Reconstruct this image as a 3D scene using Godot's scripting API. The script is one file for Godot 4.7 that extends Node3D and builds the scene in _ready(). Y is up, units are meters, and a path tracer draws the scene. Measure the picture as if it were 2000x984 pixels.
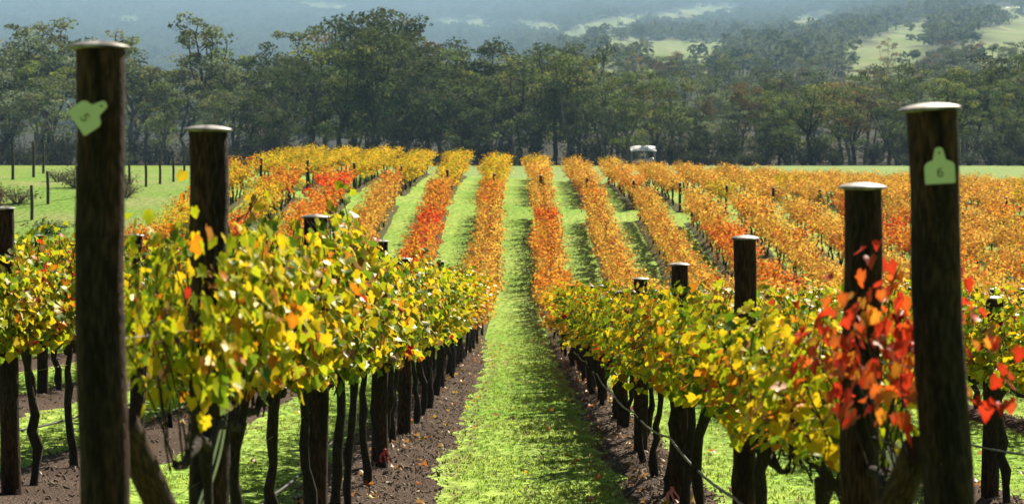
extends Node3D
# A vineyard in autumn: rows run down into a hollow, up the far slope and over a crest; a eucalypt forest and hazy hills behind.
# Distances d are metres in front of the camera (world z = -d); the ground at the camera's feet is y = 0.

const EYE := 1.8
const ROW := 2.6
const LEFT_ROWS := 6
const RIGHT_ROWS := 15

var rng := RandomNumberGenerator.new()
var names := {}
var mats := {}
var wob := FastNoiseLite.new()
var wob2 := FastNoiseLite.new()

# ---------------------------------------------------------------- mesh collecting
class MB:
	var v := PackedVector3Array()
	var n := PackedVector3Array()
	var c := PackedColorArray()
	var u := PackedVector2Array()
	var i := PackedInt32Array()
	func vert(p: Vector3, nn: Vector3, col := Color.WHITE, uv := Vector2.ZERO) -> int:
		v.append(p); n.append(nn); c.append(col); u.append(uv)
		return v.size() - 1
	func tri(a: int, b: int, d: int) -> void:
		i.append(a); i.append(b); i.append(d)
	func mesh() -> ArrayMesh:
		# turn every face the way its normals point
		for k in range(0, i.size(), 3):
			var p := v[i[k]]
			if (v[i[k + 1]] - p).cross(v[i[k + 2]] - p).dot(n[i[k]] + n[i[k + 1]] + n[i[k + 2]]) > 0.0:
				var keep := i[k + 1]
				i[k + 1] = i[k + 2]
				i[k + 2] = keep
		var a := []
		a.resize(Mesh.ARRAY_MAX)
		a[Mesh.ARRAY_VERTEX] = v; a[Mesh.ARRAY_NORMAL] = n; a[Mesh.ARRAY_COLOR] = c; a[Mesh.ARRAY_TEX_UV] = u; a[Mesh.ARRAY_INDEX] = i
		var m := ArrayMesh.new()
		m.add_surface_from_arrays(Mesh.PRIMITIVE_TRIANGLES, a)
		return m
	# a tube along pts with a radius at each point
	func tube(pts: Array, radii: Array, sides := 8, col := Color.WHITE, cap := true, gnarl := 0.0, r: RandomNumberGenerator = null) -> void:
		var first := v.size()
		var run := 0.0
		var side := Vector3.RIGHT
		for k in pts.size():
			var p: Vector3 = pts[k]
			var t: Vector3 = ((pts[mini(k + 1, pts.size() - 1)] as Vector3) - (pts[maxi(k - 1, 0)] as Vector3)).normalized()
			if k > 0:
				run += p.distance_to(pts[k - 1])
			side = (side - t * side.dot(t))
			if side.length() < 0.01:
				side = t.cross(Vector3.FORWARD)
			side = side.normalized()
			var up := t.cross(side).normalized()
			for s in sides + 1:
				var a := TAU * s / sides
				var dir := side * cos(a) + up * sin(a)
				var rad: float = radii[k]
				if gnarl > 0.0 and r and s < sides:
					rad *= 1.0 + r.randf_range(-gnarl, gnarl)
				elif gnarl > 0.0 and s == sides:
					vert(v[v.size() - sides], dir, col, Vector2(1.0, run))
					continue
				vert(p + dir * rad, dir, col, Vector2(float(s) / sides, run))
		for k in pts.size() - 1:
			for s in sides:
				var a := first + k * (sides + 1) + s
				var b := a + sides + 1
				tri(a, a + 1, b); tri(a + 1, b + 1, b)
		if cap:
			for e in 2:
				var k := 0 if e == 0 else pts.size() - 1
				var t: Vector3 = ((pts[1] as Vector3) - (pts[0] as Vector3)).normalized() * -1.0 if e == 0 else ((pts[k] as Vector3) - (pts[k - 1] as Vector3)).normalized()
				var m := vert(pts[k], t, col, Vector2(0.5, run))
				var ring := v.size()
				for s in sides + 1:
					vert(v[first + k * (sides + 1) + s], t, col, Vector2(0.5 + 0.4 * cos(TAU * s / sides), 0.5 + 0.4 * sin(TAU * s / sides)))
				for s in sides:
					if e == 0:
						tri(m, ring + s + 1, ring + s)
					else:
						tri(m, ring + s, ring + s + 1)
	# a box with chamfer-free edges, given its transform and half sizes
	func box(x: Transform3D, h: Vector3, col := Color.WHITE) -> void:
		for f in 6:
			var ax := f / 2
			var s := 1.0 if f % 2 == 0 else -1.0
			var nn := Vector3.ZERO
			nn[ax] = s
			var a := Vector3.ZERO
			a[(ax + 1) % 3] = 1.0
			var b := Vector3.ZERO
			b[(ax + 2) % 3] = 1.0
			var q := []
			for e in [[-1, -1], [1, -1], [1, 1], [-1, 1]]:
				q.append(vert(x * ((nn + a * e[0] + b * e[1]) * h), (x.basis * nn).normalized(), col, Vector2(e[0], e[1])))
			if s > 0:
				tri(q[0], q[2], q[1]); tri(q[0], q[3], q[2])
			else:
				tri(q[0], q[1], q[2]); tri(q[0], q[2], q[3])

# a body of revolution: profile of (radius, height)
func lathe(profile: Array, sides: int, mb: MB = null, col := Color.WHITE) -> MB:
	var m := mb if mb else MB.new()
	var first := m.v.size()
	var count := profile.size()
	for k in count:
		var p: Vector2 = profile[k]
		var t: Vector2 = (profile[mini(k + 1, count - 1)] as Vector2) - (profile[maxi(k - 1, 0)] as Vector2)
		var nn := Vector2(t.y, -t.x).normalized()
		for s in sides + 1:
			var a := TAU * s / sides
			m.vert(Vector3(cos(a) * p.x, p.y, sin(a) * p.x), Vector3(cos(a) * nn.x, nn.y, sin(a) * nn.x), col, Vector2(float(s) / sides, p.y))
	for k in count - 1:
		for s in sides:
			var a := first + k * (sides + 1) + s
			var b := a + sides + 1
			m.tri(a, a + 1, b); m.tri(a + 1, b + 1, b)
	return m

# ---------------------------------------------------------------- naming and placing
func numbered(called: String, parent: Node) -> String:
	var key := str(parent.get_instance_id()) + called
	var n: int = names.get(key, 0)
	names[key] = n + 1
	return called if n == 0 else "%s_%03d" % [called, n]

func tag(o: Node, label: String, category := "", group := "", kind := "") -> void:
	for pair in [["label", label], ["category", category], ["group", group], ["kind", kind]]:
		if pair[1] != "":
			o.set_meta(pair[0], pair[1])
		elif o.has_meta(pair[0]):
			o.remove_meta(pair[0])

func thing(called: String, label: String, category: String, at := Vector3.ZERO, group := "") -> Node3D:
	var o := Node3D.new()
	o.name = numbered(called, self)
	o.position = at
	add_child(o)
	tag(o, label, category, group)
	return o

func part(parent: Node, called: String, m: Mesh, mat: Material, x := Transform3D()) -> MeshInstance3D:
	var o := MeshInstance3D.new()
	o.name = numbered(called, parent)
	o.mesh = m
	o.material_override = mat
	o.transform = x
	parent.add_child(o)
	return o

func setting(called: String, m: Mesh, mat: Material) -> MeshInstance3D:
	var o := part(self, called, m, mat)
	o.set_meta("kind", "structure")
	return o

func copy(o: Node3D, label: String, category: String, at: Vector3, group := "") -> Node3D:
	var r: Node3D = o.duplicate()
	r.name = numbered(String(o.name).trim_suffix("_" + String(o.name).get_slice("_", String(o.name).get_slice_count("_") - 1)) if String(o.name).right(3).is_valid_int() else String(o.name), self)
	add_child(r)
	r.position = at
	tag(r, label, category, group)
	return r

func scatter(parent: Node, called: String, m: Mesh, mat: Material, places: Array, tints: Array = []) -> MultiMeshInstance3D:
	var mm := MultiMesh.new()
	mm.transform_format = MultiMesh.TRANSFORM_3D
	mm.use_colors = tints.size() > 0
	mm.mesh = m
	mm.instance_count = places.size()
	for k in places.size():
		mm.set_instance_transform(k, places[k])
		if tints.size() > 0:
			mm.set_instance_color(k, tints[k])
	var o := MultiMeshInstance3D.new()
	o.name = numbered(called, parent)
	o.multimesh = mm
	o.material_override = mat
	o.set_meta("kind", "stuff")
	parent.add_child(o)
	return o

const ORD := ["first", "second", "third", "fourth", "fifth", "sixth", "seventh", "eighth", "ninth", "tenth", "eleventh", "twelfth", "thirteenth", "fourteenth", "fifteenth", "sixteenth", "seventeenth", "eighteenth", "nineteenth"]
const TENS := ["", "", "twent", "thirt", "fort", "fift", "sixt", "sevent", "eight", "ninet"]
func ordinal(n: int) -> String:   # 1 -> first
	if n == 100:
		return "hundredth"
	if n > 100:
		return "hundred-and-" + ordinal(n - 100)
	if n < 20:
		return ORD[n - 1]
	if n % 10 == 0:
		return TENS[n / 10] + "ieth"
	return TENS[n / 10] + "y-" + ORD[n % 10 - 1]

func row_words(side: int, r: int) -> String:
	var edge := "sunlit" if side < 0 else "shaded"
	return "row beside the grass lane's %s edge" % edge if r == 1 else "%s row beyond the lane's %s edge" % [ordinal(r), edge]

# ---------------------------------------------------------------- the lie of the land
const PROFILE: Array[Vector2] = [Vector2(-60, 1.9), Vector2(0, -1.8), Vector2(30, -3.65), Vector2(52, -5.0), Vector2(60, -5.42), Vector2(66, -5.55), Vector2(72, -5.35), Vector2(78, -4.9), Vector2(85, -4.1), Vector2(95, -2.95), Vector2(105, -2.05), Vector2(115, -1.4), Vector2(125, -0.97), Vector2(135, -0.72), Vector2(150, -0.5), Vector2(180, -0.25), Vector2(230, 0.2), Vector2(280, 0.6), Vector2(400, 1.6)]

func spline(pts: Array[Vector2], x: float) -> float:
	var k := 0
	while k < pts.size() - 2 and x > pts[k + 1].x:
		k += 1
	var a := pts[k]
	var b := pts[k + 1]
	var w := b.x - a.x
	var t := clampf((x - a.x) / w, 0.0, 1.0)
	var ma := (b.y - pts[maxi(k - 1, 0)].y) / (b.x - pts[maxi(k - 1, 0)].x) if k > 0 else (b.y - a.y) / w
	var mb := (pts[mini(k + 2, pts.size() - 1)].y - a.y) / (pts[mini(k + 2, pts.size() - 1)].x - a.x)
	var t2 := t * t
	var t3 := t2 * t
	return a.y * (2 * t3 - 3 * t2 + 1) + ma * w * (t3 - 2 * t2 + t) + b.y * (3 * t2 - 2 * t3) + mb * w * (t3 - t2)

# how the hills climb, as the tangent (times 3738) below level at ln(distance), on three bearings
const HILL_L: Array[Vector2] = [Vector2(5.70, 318), Vector2(6.04, 312), Vector2(6.55, 285), Vector2(6.9, 255), Vector2(7.5, 205), Vector2(8.12, 110), Vector2(8.6, 35), Vector2(8.95, -20), Vector2(9.3, 85)]
const HILL_M: Array[Vector2] = [Vector2(5.70, 318), Vector2(6.1, 285), Vector2(6.48, 205), Vector2(6.9, 142), Vector2(7.2, 114), Vector2(7.5, 93), Vector2(7.85, 76), Vector2(8.25, 46), Vector2(8.6, 15), Vector2(8.95, -22), Vector2(9.3, 85)]
const HILL_R: Array[Vector2] = [Vector2(5.70, 318), Vector2(6.1, 280), Vector2(6.4, 215), Vector2(6.68, 155), Vector2(6.9, 115), Vector2(7.2, 80), Vector2(7.5, 50), Vector2(8.0, 18), Vector2(8.5, -10), Vector2(8.9, -26), Vector2(9.3, 85)]

func bearing(x: float, d: float) -> float:
	return clampf(1010.0 + 3738.0 * x / maxf(d, 1.0), -1500.0, 3500.0)

func hill_rise(u: float, d: float) -> float:
	var l := log(d)
	var y := lerpf(spline(HILL_L, l), spline(HILL_M, l), smoothstep(850.0, 1200.0, u))
	y = lerpf(y, spline(HILL_R, l), smoothstep(1450.0, 1900.0, u))
	return (330.0 - y) * d / 3738.0

func gh(x: float, d: float) -> float:
	var h := spline(PROFILE, minf(d, 400.0))
	if x < 0.0:
		var a := lerpf(lerpf(0.05, 0.10, smoothstep(45.0, 78.0, d)), 0.05, smoothstep(92.0, 130.0, d)) * (1.0 - smoothstep(150.0, 220.0, d))
		h += a * 15.0 * tanh(maxf(0.0, -x - 1.0) / 15.0)
	else:
		var b := lerpf(0.0, 0.055, smoothstep(70.0, 105.0, d))
		h -= b * (1.0 - smoothstep(140.0, 200.0, d)) * 38.0 * tanh(x / 38.0)
	if d > 290.0:
		var r := hill_rise(bearing(x, d), d) + wob.get_noise_2d(x * 0.35, d * 0.35) * 0.008 * (d - 290.0)
		h = lerpf(h, r, smoothstep(290.0, 330.0, d))
	elif d < 240.0:
		h += wob.get_noise_2d(x * 1.5, d * 1.5) * 0.03
	return h + EYE

func on_ground(x: float, d: float, up := 0.0) -> Vector3:
	return Vector3(x, gh(x, d) + up, -d)

# pastures among the woods on the hills: bearing, height on the slope (as above), half sizes, tilt
const PASTURE := [[1290.0, 88.0, 175.0, 9.0, 0.0], [1190.0, 51.0, 85.0, 9.0, -0.09], [1360.0, 24.0, 100.0, 9.0, -0.12], [1240.0, 34.0, 70.0, 5.0, -0.1], [1050.0, 50.0, 55.0, 6.0, 0.12], [1580.0, 36.0, 55.0, 9.0, -0.25], [1750.0, 74.0, 70.0, 22.0, -0.3], [1980.0, 66.0, 100.0, 27.0, -0.28], [1680.0, 95.0, 35.0, 9.0, 0.0], [1960.0, 16.0, 60.0, 6.0, 0.0], [1125.0, 70.0, 45.0, 6.0, 0.1], [245.0, 36.0, 30.0, 3.0, 0.0], [900.0, 44.0, 60.0, 4.0, 0.1], [640.0, 12.0, 60.0, 4.0, 0.05]]
func pasture(x: float, d: float) -> float:
	if d < 650.0:
		return 0.0
	var u := bearing(x, d)
	var y := 330.0 - (gh(x, d) - EYE) * 3738.0 / d
	var best := 0.0
	for f in PASTURE:
		var a: float = u - f[0]
		var b: float = y - f[1] - a * f[4]
		var tall: float = f[3] + (13.0 * 3738.0 / d if b > 0.0 else 0.0)
		var q: float = (a / f[2]) ** 2 + (b / tall) ** 2 + wob2.get_noise_2d(u * 1.5, y * 6.0) * 0.9
		best = maxf(best, 1.0 - smoothstep(0.75, 1.1, q))
	return best

# ---------------------------------------------------------------- materials
func noise_tex(freq: float, lo: Color, hi: Color, oct := 4, seed_ := 1, kind := FastNoiseLite.TYPE_SIMPLEX_SMOOTH, size := 512, normal := false, bump := 4.0) -> NoiseTexture2D:
	var f := FastNoiseLite.new()
	f.noise_type = kind
	f.seed = seed_
	f.frequency = freq
	f.fractal_octaves = oct
	var t := NoiseTexture2D.new()
	t.width = size; t.height = size
	t.seamless = true
	t.noise = f
	if normal:
		t.as_normal_map = true
		t.bump_strength = bump
	else:
		var g := Gradient.new()
		g.set_color(0, lo); g.set_color(1, hi)
		g.set_offset(0, 0.22); g.set_offset(1, 0.78)
		t.color_ramp = g
	return t

func grey(v: float) -> Color:
	return Color(v, v, v)

func lin(r: float, g: float, b: float) -> Color:
	return Color(r, g, b).linear_to_srgb()

func make_materials() -> void:
	var m := StandardMaterial3D.new()               # leaves, coloured per vertex
	m.vertex_color_use_as_albedo = true
	m.roughness = 0.42
	m.metallic_specular = 0.26
	m.cull_mode = BaseMaterial3D.CULL_DISABLED
	m.backlight_enabled = true
	m.backlight = lin(0.88, 0.88, 0.88)
	mats.leaf = m
	m = m.duplicate()                               # the dull, wind-dried leaves of the far rows
	m.roughness = 0.75
	m.metallic_specular = 0.1
	mats.far_leaf = m
	m = m.duplicate()                               # tree foliage lets less light through
	m.roughness = 0.8
	m.metallic_specular = 0.12
	m.backlight = lin(0.6, 0.6, 0.5)
	mats.crown = m
	m = m.duplicate()
	m.roughness = 0.65
	m.metallic_specular = 0.25
	m.backlight = lin(1.0, 1.0, 1.0)
	mats.grass = m
	m = StandardMaterial3D.new()                    # the ground, coloured per vertex, mottled
	m.vertex_color_use_as_albedo = true
	m.roughness = 0.95
	m.metallic_specular = 0.15
	m.albedo_texture = noise_tex(0.02, grey(0.72), grey(1.0), 6, 3)
	m.uv1_triplanar = true; m.uv1_world_triplanar = true
	m.uv1_scale = Vector3(0.31, 0.31, 0.31)
	m.normal_enabled = true
	m.normal_texture = noise_tex(0.06, grey(0), grey(1), 5, 5, FastNoiseLite.TYPE_SIMPLEX_SMOOTH, 512, true, 6.0)
	m.normal_scale = 1.0
	mats.ground = m
	m = StandardMaterial3D.new()                    # loose brown soil with mulch
	m.vertex_color_use_as_albedo = true
	m.roughness = 1.0
	m.metallic_specular = 0.1
	m.albedo_texture = noise_tex(0.05, grey(0.5), grey(1.0), 6, 9)
	m.uv1_triplanar = true; m.uv1_world_triplanar = true
	m.uv1_scale = Vector3(1.3, 1.3, 1.3)
	m.normal_enabled = true
	m.normal_texture = noise_tex(0.07, grey(0), grey(1), 6, 11, FastNoiseLite.TYPE_SIMPLEX, 512, true, 12.0)
	m.normal_scale = 1.6
	mats.soil = m
	m = m.duplicate()
	m.albedo_texture = null; m.normal_texture = null; m.normal_enabled = false
	m.uv1_triplanar = false
	mats.chip = m
	m = StandardMaterial3D.new()                    # dark weathered posts
	m.albedo_color = lin(0.075, 0.042, 0.03)
	m.roughness = 0.9
	m.metallic_specular = 0.3
	m.vertex_color_use_as_albedo = true
	m.albedo_texture = noise_tex(0.025, grey(0.45), grey(1.0), 6, 21)
	m.uv1_scale = Vector3(2.0, 0.8, 1.0)
	m.normal_enabled = true
	m.normal_texture = noise_tex(0.04, grey(0), grey(1), 5, 22, FastNoiseLite.TYPE_SIMPLEX, 512, true, 5.0)
	mats.wood = m
	m = m.duplicate()                               # vine bark
	m.albedo_color = lin(0.045, 0.034, 0.028)
	m.uv1_scale = Vector3(2.0, 1.2, 1.0)
	mats.bark = m
	m = m.duplicate()                               # eucalypt bark
	m.albedo_color = lin(0.55, 0.5, 0.45)
	m.uv1_scale = Vector3(2.0, 0.2, 1.0)
	m.normal_enabled = false
	mats.tree_bark = m
	m = StandardMaterial3D.new()                    # galvanised post caps and wire
	m.albedo_color = lin(0.30, 0.29, 0.28)
	m.metallic = 0.4
	m.roughness = 0.6
	m.albedo_texture = noise_tex(0.02, grey(0.45), grey(1.0), 5, 31, FastNoiseLite.TYPE_SIMPLEX, 256)
	mats.metal = m
	mats.wire = solid(lin(0.22, 0.21, 0.2), 0.5, 0.6)
	mats.tag = solid(lin(0.46, 0.54, 0.37), 0.5)
	mats.ink = solid(lin(0.03, 0.05, 0.03), 0.7)
	mats.dark = solid(lin(0.008, 0.006, 0.005), 0.9)
	mats.hose = solid(lin(0.025, 0.025, 0.028), 0.38)
	mats.twine = solid(lin(0.85, 0.82, 0.76), 0.8)
	mats.pipe = solid(lin(0.33, 0.42, 0.46), 0.5)
	mats.ribbon = solid(lin(0.65, 0.06, 0.05), 0.5)
	mats.pink = solid(lin(0.7, 0.22, 0.2), 0.5)
	mats.roof = solid(lin(0.92, 0.92, 0.92), 0.4)
	mats.wall = solid(lin(0.5, 0.48, 0.44), 0.8)
	mats.glass = solid(lin(0.03, 0.035, 0.04), 0.15)
	mats.fence = solid(lin(0.045, 0.04, 0.035), 0.9)

func solid(c: Color, rough: float, metal := 0.0) -> StandardMaterial3D:
	var m := StandardMaterial3D.new()
	m.albedo_color = c
	m.roughness = rough
	m.metallic = metal
	return m

# ---------------------------------------------------------------- leaves
# colours are linear base colours: [weight, colour at the middle, colour at the rim]
var PAL := {
	"green": [[0.27, Color(0.64, 0.5, 0.015), Color(0.64, 0.44, 0.015)], [0.32, Color(0.33, 0.42, 0.012), Color(0.5, 0.46, 0.015)], [0.27, Color(0.09, 0.18, 0.012), Color(0.18, 0.25, 0.012)], [0.085, Color(0.62, 0.27, 0.015), Color(0.55, 0.16, 0.012)], [0.015, Color(0.5, 0.05, 0.02), Color(0.4, 0.03, 0.015)], [0.045, Color(0.22, 0.13, 0.05), Color(0.16, 0.08, 0.03)]],
	"yellow": [[0.46, Color(0.64, 0.44, 0.02), Color(0.64, 0.36, 0.02)], [0.22, Color(0.45, 0.42, 0.03), Color(0.6, 0.42, 0.03)], [0.22, Color(0.62, 0.29, 0.025), Color(0.58, 0.2, 0.02)], [0.07, Color(0.17, 0.24, 0.02), Color(0.3, 0.3, 0.02)], [0.03, Color(0.45, 0.07, 0.02), Color(0.4, 0.04, 0.02)]],
	"gold": [[0.42, Color(0.68, 0.40, 0.065), Color(0.63, 0.31, 0.055)], [0.24, Color(0.58, 0.25, 0.045), Color(0.5, 0.16, 0.035)], [0.22, Color(0.68, 0.5, 0.075), Color(0.65, 0.43, 0.06)], [0.04, Color(0.5, 0.1, 0.025), Color(0.42, 0.05, 0.02)], [0.08, Color(0.26, 0.16, 0.04), Color(0.2, 0.1, 0.03)]],
	"orange": [[0.38, Color(0.64, 0.25, 0.03), Color(0.6, 0.16, 0.025)], [0.32, Color(0.66, 0.37, 0.035), Color(0.62, 0.28, 0.03)], [0.20, Color(0.58, 0.11, 0.03), Color(0.5, 0.06, 0.025)], [0.10, Color(0.28, 0.18, 0.04), Color(0.2, 0.1, 0.03)]],
	"red": [[0.42, Color(0.62, 0.06, 0.02), Color(0.55, 0.03, 0.015)], [0.28, Color(0.66, 0.15, 0.02), Color(0.6, 0.07, 0.015)], [0.22, Color(0.66, 0.3, 0.03), Color(0.62, 0.17, 0.02)], [0.08, Color(0.24, 0.02, 0.02), Color(0.16, 0.015, 0.015)]],
}

func pick(pal: String, r: RandomNumberGenerator) -> Array:
	var x := r.randf()
	for e in PAL[pal]:
		x -= e[0]
		if x <= 0.0:
			return e
	return PAL[pal][0]

const OUT5: Array[Vector2] = [Vector2(0.0, 0.0), Vector2(0.1, 0.12), Vector2(0.24, 0.19), Vector2(0.37, 0.14), Vector2(0.46, 0.03), Vector2(0.41, -0.10), Vector2(0.51, -0.20), Vector2(0.59, -0.34), Vector2(0.50, -0.44), Vector2(0.44, -0.55), Vector2(0.32, -0.54), Vector2(0.33, -0.68), Vector2(0.24, -0.78), Vector2(0.13, -0.88), Vector2(0.0, -1.0)]
const OUT3: Array[Vector2] = [Vector2(0.0, 0.02), Vector2(0.3, 0.17), Vector2(0.45, -0.08), Vector2(0.56, -0.36), Vector2(0.33, -0.54), Vector2(0.0, -1.0)]

# adds one grape leaf: lod 0 = lobed outline, 1 = six-cornered, 2 = four-cornered
func add_leaf(mb: MB, b: Basis, at: Vector3, size: float, cols: Array, r: RandomNumberGenerator, lod: int) -> void:
	var n := b.z
	var vary := r.randf_range(0.8, 1.15)
	var mid: Color = cols[1] * vary
	var rim: Color = cols[2] * vary
	mid.a = 1.0; rim.a = 1.0
	var cup := r.randf_range(-0.55, 0.75)
	var fold := r.randf_range(0.0, 0.75)
	if lod < 2:
		var shape := OUT5 if lod == 0 else OUT3
		var m := shape.size()
		var twist := r.randf_range(-0.35, 0.35)
		var ragged := 0.035 if lod == 0 else 0.05
		var deep := r.randf_range(0.85, 1.12)
		var scorch := r.randf() < 0.16
		var c := mb.vert(at + b * (Vector3(0, -0.3, 0.05) * size), n, mid)
		var ring := []
		for k in m * 2 - 2:
			var p: Vector2 = shape[k] if k < m else shape[m * 2 - 2 - k] * Vector2(-1, 1)
			p += Vector2(r.randf_range(-ragged, ragged), r.randf_range(-ragged, ragged))
			p.x *= deep
			var z := fold * absf(p.x) - cup * (p.y + 0.35) * (p.y + 0.35) + twist * p.x * (p.y + 0.3) + r.randf_range(-0.05, 0.05)
			var nn := (n - b.x * signf(p.x) * fold * 0.6 + b.y * cup * (p.y + 0.35)).normalized()
			var col := rim.lerp(mid, r.randf_range(0.0, 0.6))
			if scorch and r.randf() < 0.5:
				col = Color(0.2, 0.1, 0.03)
			ring.append(mb.vert(at + b * (Vector3(p.x, p.y, z) * size), nn, col))
		for k in ring.size():
			mb.tri(c, ring[k], ring[(k + 1) % ring.size()])
	else:
		var id := []
		for p in [Vector3(0, 0.1, 0), Vector3(0.5, -0.35, 0.12), Vector3(0, -1, 0), Vector3(-0.5, -0.35, 0.12)]:
			id.append(mb.vert(at + b * (p * size), n, mid))
		mb.tri(id[0], id[1], id[2]); mb.tri(id[0], id[2], id[3])

# a leaf hangs from its stalk, tip mostly down, its face turned outward and up
func leaf_basis(outward: Vector3, r: RandomNumberGenerator) -> Basis:
	var n := (outward * 0.8 + Vector3.UP * 0.45 + Vector3(r.randf_range(-1, 1), r.randf_range(-0.8, 0.8), r.randf_range(-1, 1)) * 0.85).normalized()
	var tip := Vector3(r.randf_range(-0.7, 0.7), -1.0, r.randf_range(-0.7, 0.7))
	var y := (-(tip - n * tip.dot(n))).normalized()
	return Basis(y.cross(n), y, n)

# ---------------------------------------------------------------- grapevines
# Returns the leaves of a vine (places, bases, sizes) hung on its canes, and the canes.
func grow(r: RandomNumberGenerator, shoots: int, per: int, tall: float, low: float, spread: float) -> Dictionary:
	var leaves := []
	var canes := []
	for s in shoots:
		var side := 1.0 if s % 2 == 0 else -1.0
		var z := r.randf_range(-0.8, 0.8)
		var p := Vector3(side * r.randf_range(0.0, 0.06), 1.1 + r.randf_range(-0.05, 0.1), z)
		var hang := r.randf() < 0.16
		var dir := Vector3(side * r.randf_range(0.0, 0.15 + spread * 1.3), 1.0, r.randf_range(-0.35, 0.35)).normalized()
		if hang:
			dir = Vector3(side * r.randf_range(0.6, 1.2), r.randf_range(-0.1, 0.5), r.randf_range(-0.5, 0.5)).normalized()
		var length := (tall - 1.08) * r.randf_range(0.75, 1.1)
		if hang:
			length = r.randf_range(0.3, 0.55)
		elif r.randf() < 0.05:
			length *= 1.18
		var pts := [p]
		var steps := per
		var step := length / steps
		for k in steps:
			dir = (dir + Vector3(-p.x * 0.4 if absf(p.x) > spread else side * 0.01, -0.012 - (0.10 if hang else 0.0) - (0.05 if p.y > tall - 0.1 else 0.0), 0) + Vector3(r.randf_range(-1, 1), r.randf_range(-1, 1), r.randf_range(-1, 1)) * 0.09).normalized()
			p += dir * step
			if p.y < low and hang:
				break
			pts.append(p)
			if p.y < low - 0.05:
				continue
			var out := Vector3(p.x * 2.0 + side * 0.25, 0.1, r.randf_range(-0.6, 0.6)).normalized()
			var off := Vector3(r.randf_range(-1, 1), r.randf_range(-0.6, 0.6), r.randf_range(-1, 1)) * 0.10 + out * 0.05
			leaves.append([p + off, leaf_basis(out, r), 1.0 - 0.35 * float(k) / steps, s])
		if pts.size() > 2:
			canes.append(pts)
	return {"leaves": leaves, "canes": canes}

var vine_protos := {}
var leaf_meshes := {}

func trunk_mesh(r: RandomNumberGenerator, sides: int) -> Mesh:
	var mb := MB.new()
	var pts := []
	var rad := []
	var lean := Vector3(r.randf_range(-0.05, 0.05), 0, r.randf_range(-0.08, 0.08))
	for k in 10:
		var t := k / 9.0
		pts.append(Vector3(sin(t * 5.0 + r.randf() * 1.6) * 0.03, -0.12 + t * 1.22, cos(t * 4.0 + r.randf() * 1.6) * 0.035) + lean * sin(t * PI))
		rad.append(lerpf(0.038, 0.027, t) * r.randf_range(0.75, 1.25) + (0.014 if k == 0 or k == 9 else 0.0))
	mb.tube(pts, rad, sides, Color(1.4, 1.3, 1.25), true, 0.2, r)
	return mb.mesh()

func arm_mesh(r: RandomNumberGenerator, s: float, sides: int) -> Mesh:
	var mb := MB.new()
	var pts := []
	var rad := []
	for k in 8:
		var t := k / 7.0
		pts.append(Vector3(r.randf_range(-0.012, 0.012), 1.07 + 0.03 * sin(t * 6.0) + (0.05 * t), s * t * 0.76))
		rad.append(lerpf(0.026, 0.014, t) * r.randf_range(0.85, 1.2))
	mb.tube(pts, rad, sides, Color.WHITE, true, 0.15, r)
	return mb.mesh()

func foliage_mesh(r: RandomNumberGenerator, pal: String, leaves: Array, size: float, lod: int) -> Mesh:
	var mb := MB.new()
	var own := {}
	for l in leaves:
		if not own.has(l[3]):
			own[l[3]] = pick(pal, r)
		add_leaf(mb, l[1], l[0], size * l[2] * r.randf_range(0.7, 1.25), own[l[3]] if r.randf() < 0.5 else pick(pal, r), r, lod)
	return mb.mesh()

func cane_mesh(canes: Array, sides: int) -> Mesh:
	var mb := MB.new()
	for pts in canes:
		var rad := []
		for k in pts.size():
			rad.append(lerpf(0.0055, 0.002, float(k) / pts.size()))
		mb.tube(pts, rad, sides, Color(4.0, 2.6, 1.8), false)
	return mb.mesh()

# one vine: trunk, two cordon arms, canes and leaves; single leaves are parts on the nearest ones
func make_vine(pal: String, lod: int, variant: int, singles: int) -> Node3D:
	var r := RandomNumberGenerator.new()
	r.seed = hash([pal, lod, variant])
	var o := Node3D.new()
	var g := grow(r, 26 if variant == 201 else int([62, 54, 34][lod]), [27, 22, 16][lod], 1.84 if singles > 0 and variant < 103 else 1.96, 1.5 if variant == 201 else 1.36 if variant % 100 in [1, 2] and singles > 0 else ([1.2, 1.05, 0.8][lod] + (0.1 if variant > 200 else 0.0)), [0.2, 0.26, 0.5][lod])
	var size: float = [0.075, 0.084, 0.13][lod]
	part(o, "trunk", trunk_mesh(r, [10, 8, 6][lod]), mats.bark)
	if lod < 2:
		part(o, "cordon_arm", arm_mesh(r, 1.0, 7), mats.bark)
		part(o, "cordon_arm", arm_mesh(r, -1.0, 7), mats.bark)
		part(o, "cane", cane_mesh(g.canes, 4), mats.bark).set_meta("kind", "stuff")
	var leaves: Array = g.leaves
	if singles > 0:
		# the leaves on the outside, nearest the camera, are meshes of their own
		var order := range(leaves.size())
		order.sort_custom(func(a, b): return _front(leaves[a][0], variant) > _front(leaves[b][0], variant))
		var rest := []
		for k in order.size():
			var l = leaves[order[k]]
			if k < singles:
				var lm: Array = leaf_variants(pal)
				var s: float = size * l[2] * r.randf_range(0.75, 1.2)
				part(o, "leaf", lm[r.randi() % lm.size()], mats.leaf, Transform3D((l[1] as Basis).scaled(Vector3.ONE * s), l[0]))
			else:
				rest.append(l)
		leaves = rest
	part(o, "foliage", foliage_mesh(r, pal, leaves, size, lod), mats.leaf if lod < 2 else mats.far_leaf).set_meta("kind", "stuff")
	return o

func _front(p: Vector3, variant: int) -> float:
	return p.z * 0.5 + p.x * (1.0 if variant >= 200 else -1.0) * -1.0 + p.y * 0.1

func leaf_variants(pal: String) -> Array:
	if not leaf_meshes.has(pal):
		var r := RandomNumberGenerator.new()
		r.seed = hash(pal)
		var list := []
		for k in 26:
			var mb := MB.new()
			add_leaf(mb, Basis(), Vector3.ZERO, 1.0, pick(pal, r), r, 0)
			list.append(mb.mesh())
		leaf_meshes[pal] = list
	return leaf_meshes[pal]

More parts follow.
